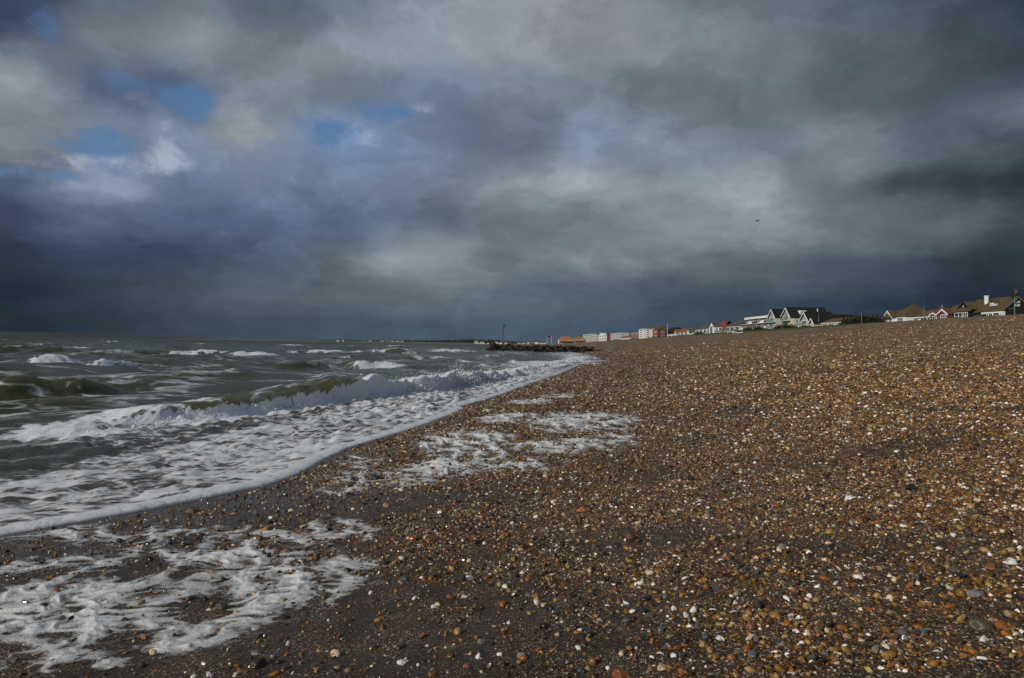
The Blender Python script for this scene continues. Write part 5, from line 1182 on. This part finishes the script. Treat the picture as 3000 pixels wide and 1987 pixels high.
# ------------------------------------------------------------------ the stones one can pick out
KINDS = {'cream': (0.60,0.46,0.29), 'white': (0.74,0.72,0.68), 'rust': (0.22,0.066,0.013), 'orange': (0.34,0.115,0.018), 'golden': (0.34,0.18,0.035), 'brown': (0.10,0.046,0.015),
         'dark brown': (0.045,0.024,0.013), 'black': (0.016,0.016,0.018), 'grey': (0.16,0.16,0.16), 'olive': (0.075,0.062,0.028), 'tan': (0.33,0.22,0.10), 'slate blue': (0.055,0.065,0.085)}
def big_mat(name, col):
    m, N, b = principled('wet_'+name.replace(' ', '_')+'_stone')
    g = N.n('ShaderNodeTexCoord').outputs['Object']; rn = N.n('ShaderNodeObjectInfo').outputs['Random']
    gg = N.v('ADD', g, N.n('ShaderNodeCombineXYZ', ins={0: N.m('MULTIPLY', rn, 57.0), 1: N.m('MULTIPLY', rn, 23.0), 2: 0.0}).outputs[0])
    n = N.noise(gg, 1.3, 5, 0.6, 0.5); n2 = N.noise(gg, 4.0, 4, 0.6)
    alt = {'cream': (0.30, 0.11, 0.025), 'white': (0.17, 0.18, 0.21), 'golden': (0.12, 0.055, 0.015), 'rust': (0.12, 0.04, 0.015)}.get(name, tuple(c*0.55 for c in col))
    c = N.mix(N.mr(n, 0.50, 0.66), col, alt); c = N.mix(N.mr(n2, 0.4, 0.7, 0, 0.35), c, tuple(v*0.6 for v in col))
    bn = N.n('ShaderNodeBump', ins={'Strength': 0.35, 'Distance': 0.1, 'Height': N.noise(gg, 5.0, 5)})
    setin(N, b, base=c, rough=0.28, spec=0.55, normal=bn.outputs[0]); return m
BIGM = {k: big_mat(k, v) for k, v in KINDS.items()}
SHAPE = {'rolled': [stone_mesh(700+i, 3, 'rolled') for i in range(4)], 'chipped': [stone_mesh(720+i, 3, 'flint') for i in range(7)], 'shell': [stone_mesh(740+i, 3, 'shell') for i in range(3)]}
for L in SHAPE.values():
    for me in L:
        me.materials.append(BIGM['grey'])
NAMED = [  # px, py, width px, colour, shape, own label (or None)
 (1939,1952,52,'cream','chipped','big cream and rust flint near the bottom edge'), (1952,1896,36,'dark brown','chipped','dark brown angular stone behind a white shell above the cream flint'), (1937,1914,28,'white','shell','white curved shell leaning on a dark brown stone'),
 (2070,1866,36,'slate blue','rolled','shiny blue black pebble beside two amber stones'), (2059,1889,34,'golden','chipped','amber stone tucked under the shiny blue black pebble'), (2199,1838,34,'rust','rolled','upright smooth rust orange pebble with a dark shadow'), (2239,1798,48,'golden','chipped','large golden flint below a black stone'), (2224,1774,34,'black','rolled','black stone lying on top of the golden flint'),
 (2100,1720,42,'slate blue','chipped','dark slate coloured rock on bare sand'), (1907,1734,26,'olive','chipped','olive yellow flint next to a white chip'), (1874,1720,22,'white','chipped','white chip left of the olive yellow flint'), (1749,1803,30,'orange','chipped','bright orange chip under a dark stone'), (1747,1785,26,'dark brown','rolled','dark stone above the bright orange chip'),
 (1891,1751,26,'slate blue','rolled','bluish stone below the olive yellow flint'), (1848,1658,20,'tan','chipped',None), (1903,1640,38,'black','chipped',None), (1981,1629,24,'white','shell',None), (1848,1578,34,'brown','rolled',None), (2133,1635,20,'rust','rolled',None), (2125,1677,20,'white','chipped',None), (2176,1694,22,'rust','rolled',None),
 (1821,1974,52,'rust','rolled','large rust stone cut by the bottom edge'), (1528,1918,28,'grey','rolled','greenish grey snail shaped stone'), (2091,1976,40,'grey','shell','open pale oyster shell at the bottom edge'), (1629,1758,24,'golden','chipped',None), (2148,1827,20,'white','shell',None), (1884,1789,26,'black','rolled',None), (2072,1642,18,'tan','chipped',None), (2072,1513,26,'tan','rolled',None),
 (2602,1916,62,'golden','chipped','largest golden brown flint with a hollow, lower right'), (2745,1587,36,'olive','chipped','greenish cream flint in the dense shingle'), (2699,1854,58,'grey','chipped','long grey stone lying aslant'), (2870,1837,62,'olive','rolled','long dark olive stone near the right edge'), (2885,1870,48,'white','chipped','white stone with a blue patch near the right edge'), (2966,1643,52,'white','chipped','forked white flint with a black patch at the right edge'), (2904,1661,46,'rust','chipped','rust flint left of the forked white one'),
 (2699,1696,56,'black','chipped','flat black stone in the shingle on the right'), (2817,1686,46,'black','chipped','black wedge with a pale edge'), (2953,1800,30,'tan','rolled',None), (2606,1793,30,'tan','chipped',None), (2516,1750,42,'white','chipped','greenish white flint with yellow stain'), (2790,1838,32,'brown','rolled',None), (2870,1952,48,'black','chipped','glassy black flint in the bottom right corner'), (2786,1776,42,'orange','chipped',None), (2947,1904,52,'brown','chipped',None), (2941,1832,46,'rust','chipped',None), (2851,1738,42,'grey','rolled',None),
 (755,1945,48,'dark brown','rolled','large smooth red brown pebble at the bottom, left of centre'), (978,1969,30,'black','rolled','round black pebble at the bottom edge with a cream chip'), (1181,1940,42,'white','chipped','jagged white flint standing on dark sand'), (613,1976,36,'white','chipped','white stone half out of frame among foam'), (416,1947,34,'black','chipped','grey black knobbly stone beside a foam finger'), (446,1912,22,'cream','rolled','cream pebble set in a foam finger'),
 (484,1590,38,'slate blue','rolled','slate blue pebble lying in thin foam'), (210,1554,34,'black','rolled','black stone touching the edge of the wash'), (563,1496,34,'brown','rolled','brown stone on the rolled foam edge of the wash'), (836,1615,32,'golden','chipped',None), (928,1636,22,'brown','rolled',None), (750,1633,16,'black','rolled',None), (623,1676,36,'golden','chipped','golden chips in the middle of the foam'), (867,1699,30,'golden','chipped',None), (932,1704,26,'dark brown','chipped',None),
 (1019,1816,30,'brown','rolled',None), (1105,1816,20,'golden','rolled',None), (1161,1732,20,'orange','chipped',None), (649,1780,34,'olive','rolled','olive green pebble inside a foam gap'), (317,1851,34,'olive','chipped','green black pebble lying in foam on the left'), (367,1816,22,'black','rolled',None), (286,1770,18,'golden','chipped',None), (758,1575,28,'dark brown','rolled',None), (783,1550,32,'golden','rolled',None),
 (1705,1495,38,'orange','chipped','bright orange flint, largest in the middle of the beach'), (2674,1428,48,'black','chipped','black seaweed covered stone on the right hand shingle'), (2490,1458,42,'white','shell','large bluish white shell on the shingle'), (2028,1401,42,'black','chipped','black lump in the middle of the shingle'), (2117,1472,28,'slate blue','chipped',None), (2740,1590,20,'white','shell',None), (1375,1690,22,'white','rolled',None), (1290,1500,24,'white','chipped',None), (1040,1405,26,'black','rolled',None), (1100,1402,28,'black','rolled',None)]
LAND = [(px, py, t) for px, py, t in ((1939,1952,'the big cream and rust flint'), (2199,1838,'the upright rust pebble'), (2239,1798,'the large golden flint'), (2100,1720,'the dark slate rock'), (1749,1803,'the bright orange chip'), (2602,1916,'the largest golden brown flint'), (2699,1854,'the long grey stone'), (2966,1643,'the forked white flint'), (2699,1696,'the flat black stone'),
        (2516,1750,'the greenish white flint'), (755,1945,'the red brown pebble'), (1181,1940,'the jagged white flint'), (484,1590,'the slate blue pebble'), (1705,1495,'the bright orange flint'), (2674,1428,'the black seaweedy stone'), (2490,1458,'the bluish white shell'), (2028,1401,'the black lump'), (1528,1918,'the greenish grey stone'), (2885,1870,'the blue patched white stone'), (2745,1587,'the greenish cream flint'))]
def big_stones():
    r = random.Random(21); todo = list(NAMED); pts = [(a[0], a[1]) for a in NAMED]
    cols = ['cream']*4+['white']*4+['rust']*5+['orange']*4+['golden']*4+['brown']*5+['dark brown']*4+['black']*4+['grey']*3+['olive']*2+['tan']*4+['slate blue']*2
    while len(todo) < 290:
        px = r.uniform(250, 2990); py = 1430+550*r.random()**0.85
        x, y = on_z(px, py, 0.12)
        if r.random() > 0.25+float(dens(x, y)) or min((px-a)**2+((py-b)*1.3)**2 for a, b in pts) < 34**2 or x-float(Wl(y)) < 0.4: continue
        pts.append((px, py)); c = r.choice(cols); sh = 'shell' if c == 'white' and r.random() < 0.5 else r.choice(('rolled', 'chipped', 'chipped'))
        todo.append((px, py, r.uniform(15, 26)*(0.75+0.5*(py-1430)/550), c, sh, None))
    used = set(); word = {'rolled': ('rounded', 'pebble'), 'chipped': ('angular', 'flint'), 'shell': ('curved', 'shell')}
    for px, py, w, c, sh, lab in todo:
        # find the ground under the pixel
        z = 0.1
        for _ in range(6):
            x, y = on_z(px, py+w*0.15, z); z = float(terrain(x, y))
        s = w*y/FPX/2/1.1
        o = bpy.data.objects.new('shell' if sh == 'shell' else 'pebble', r.choice(SHAPE[sh])); COL.objects.link(o)
        o.material_slots[0].link = 'OBJECT'; o.material_slots[0].material = BIGM[c]
        o.location = (x, y, z+s*0.20); o.rotation_euler = (r.uniform(-.35, .35), r.uniform(-.35, .35), r.uniform(-.6, .6)); o.scale = (s, s*r.uniform(.8, 1.1), s*r.uniform(.9, 1.3))
        if lab is None:
            a, k = word[sh]; size = 'small ' if w < 17 else ('' if w < 26 else 'large ')
            near = sorted(LAND, key=lambda L: (L[0]-px)**2+(1.4*(L[1]-py))**2)
            for L in near[:6]:
                dx, dy = px-L[0], py-L[1]; far = 'just ' if math.hypot(dx, dy) < 90 else ('' if math.hypot(dx, dy) < 260 else 'well ')
                h = 'right of' if dx > 0 else 'left of'; v = 'above' if dy < 0 else 'below'
                d = h if abs(dy) < 0.4*abs(dx) else (v if abs(dx) < 0.4*abs(dy) else v+' and '+h)
                lab = '%s%s %s %s %s%s %s' % (size, a, c, k, far, d, L[2])
                if lab not in used: break
        used.add(lab)
        tag(o, lab, 'shell' if sh == 'shell' else 'pebble', 'larger pebbles and shells on the sand')
big_stones()
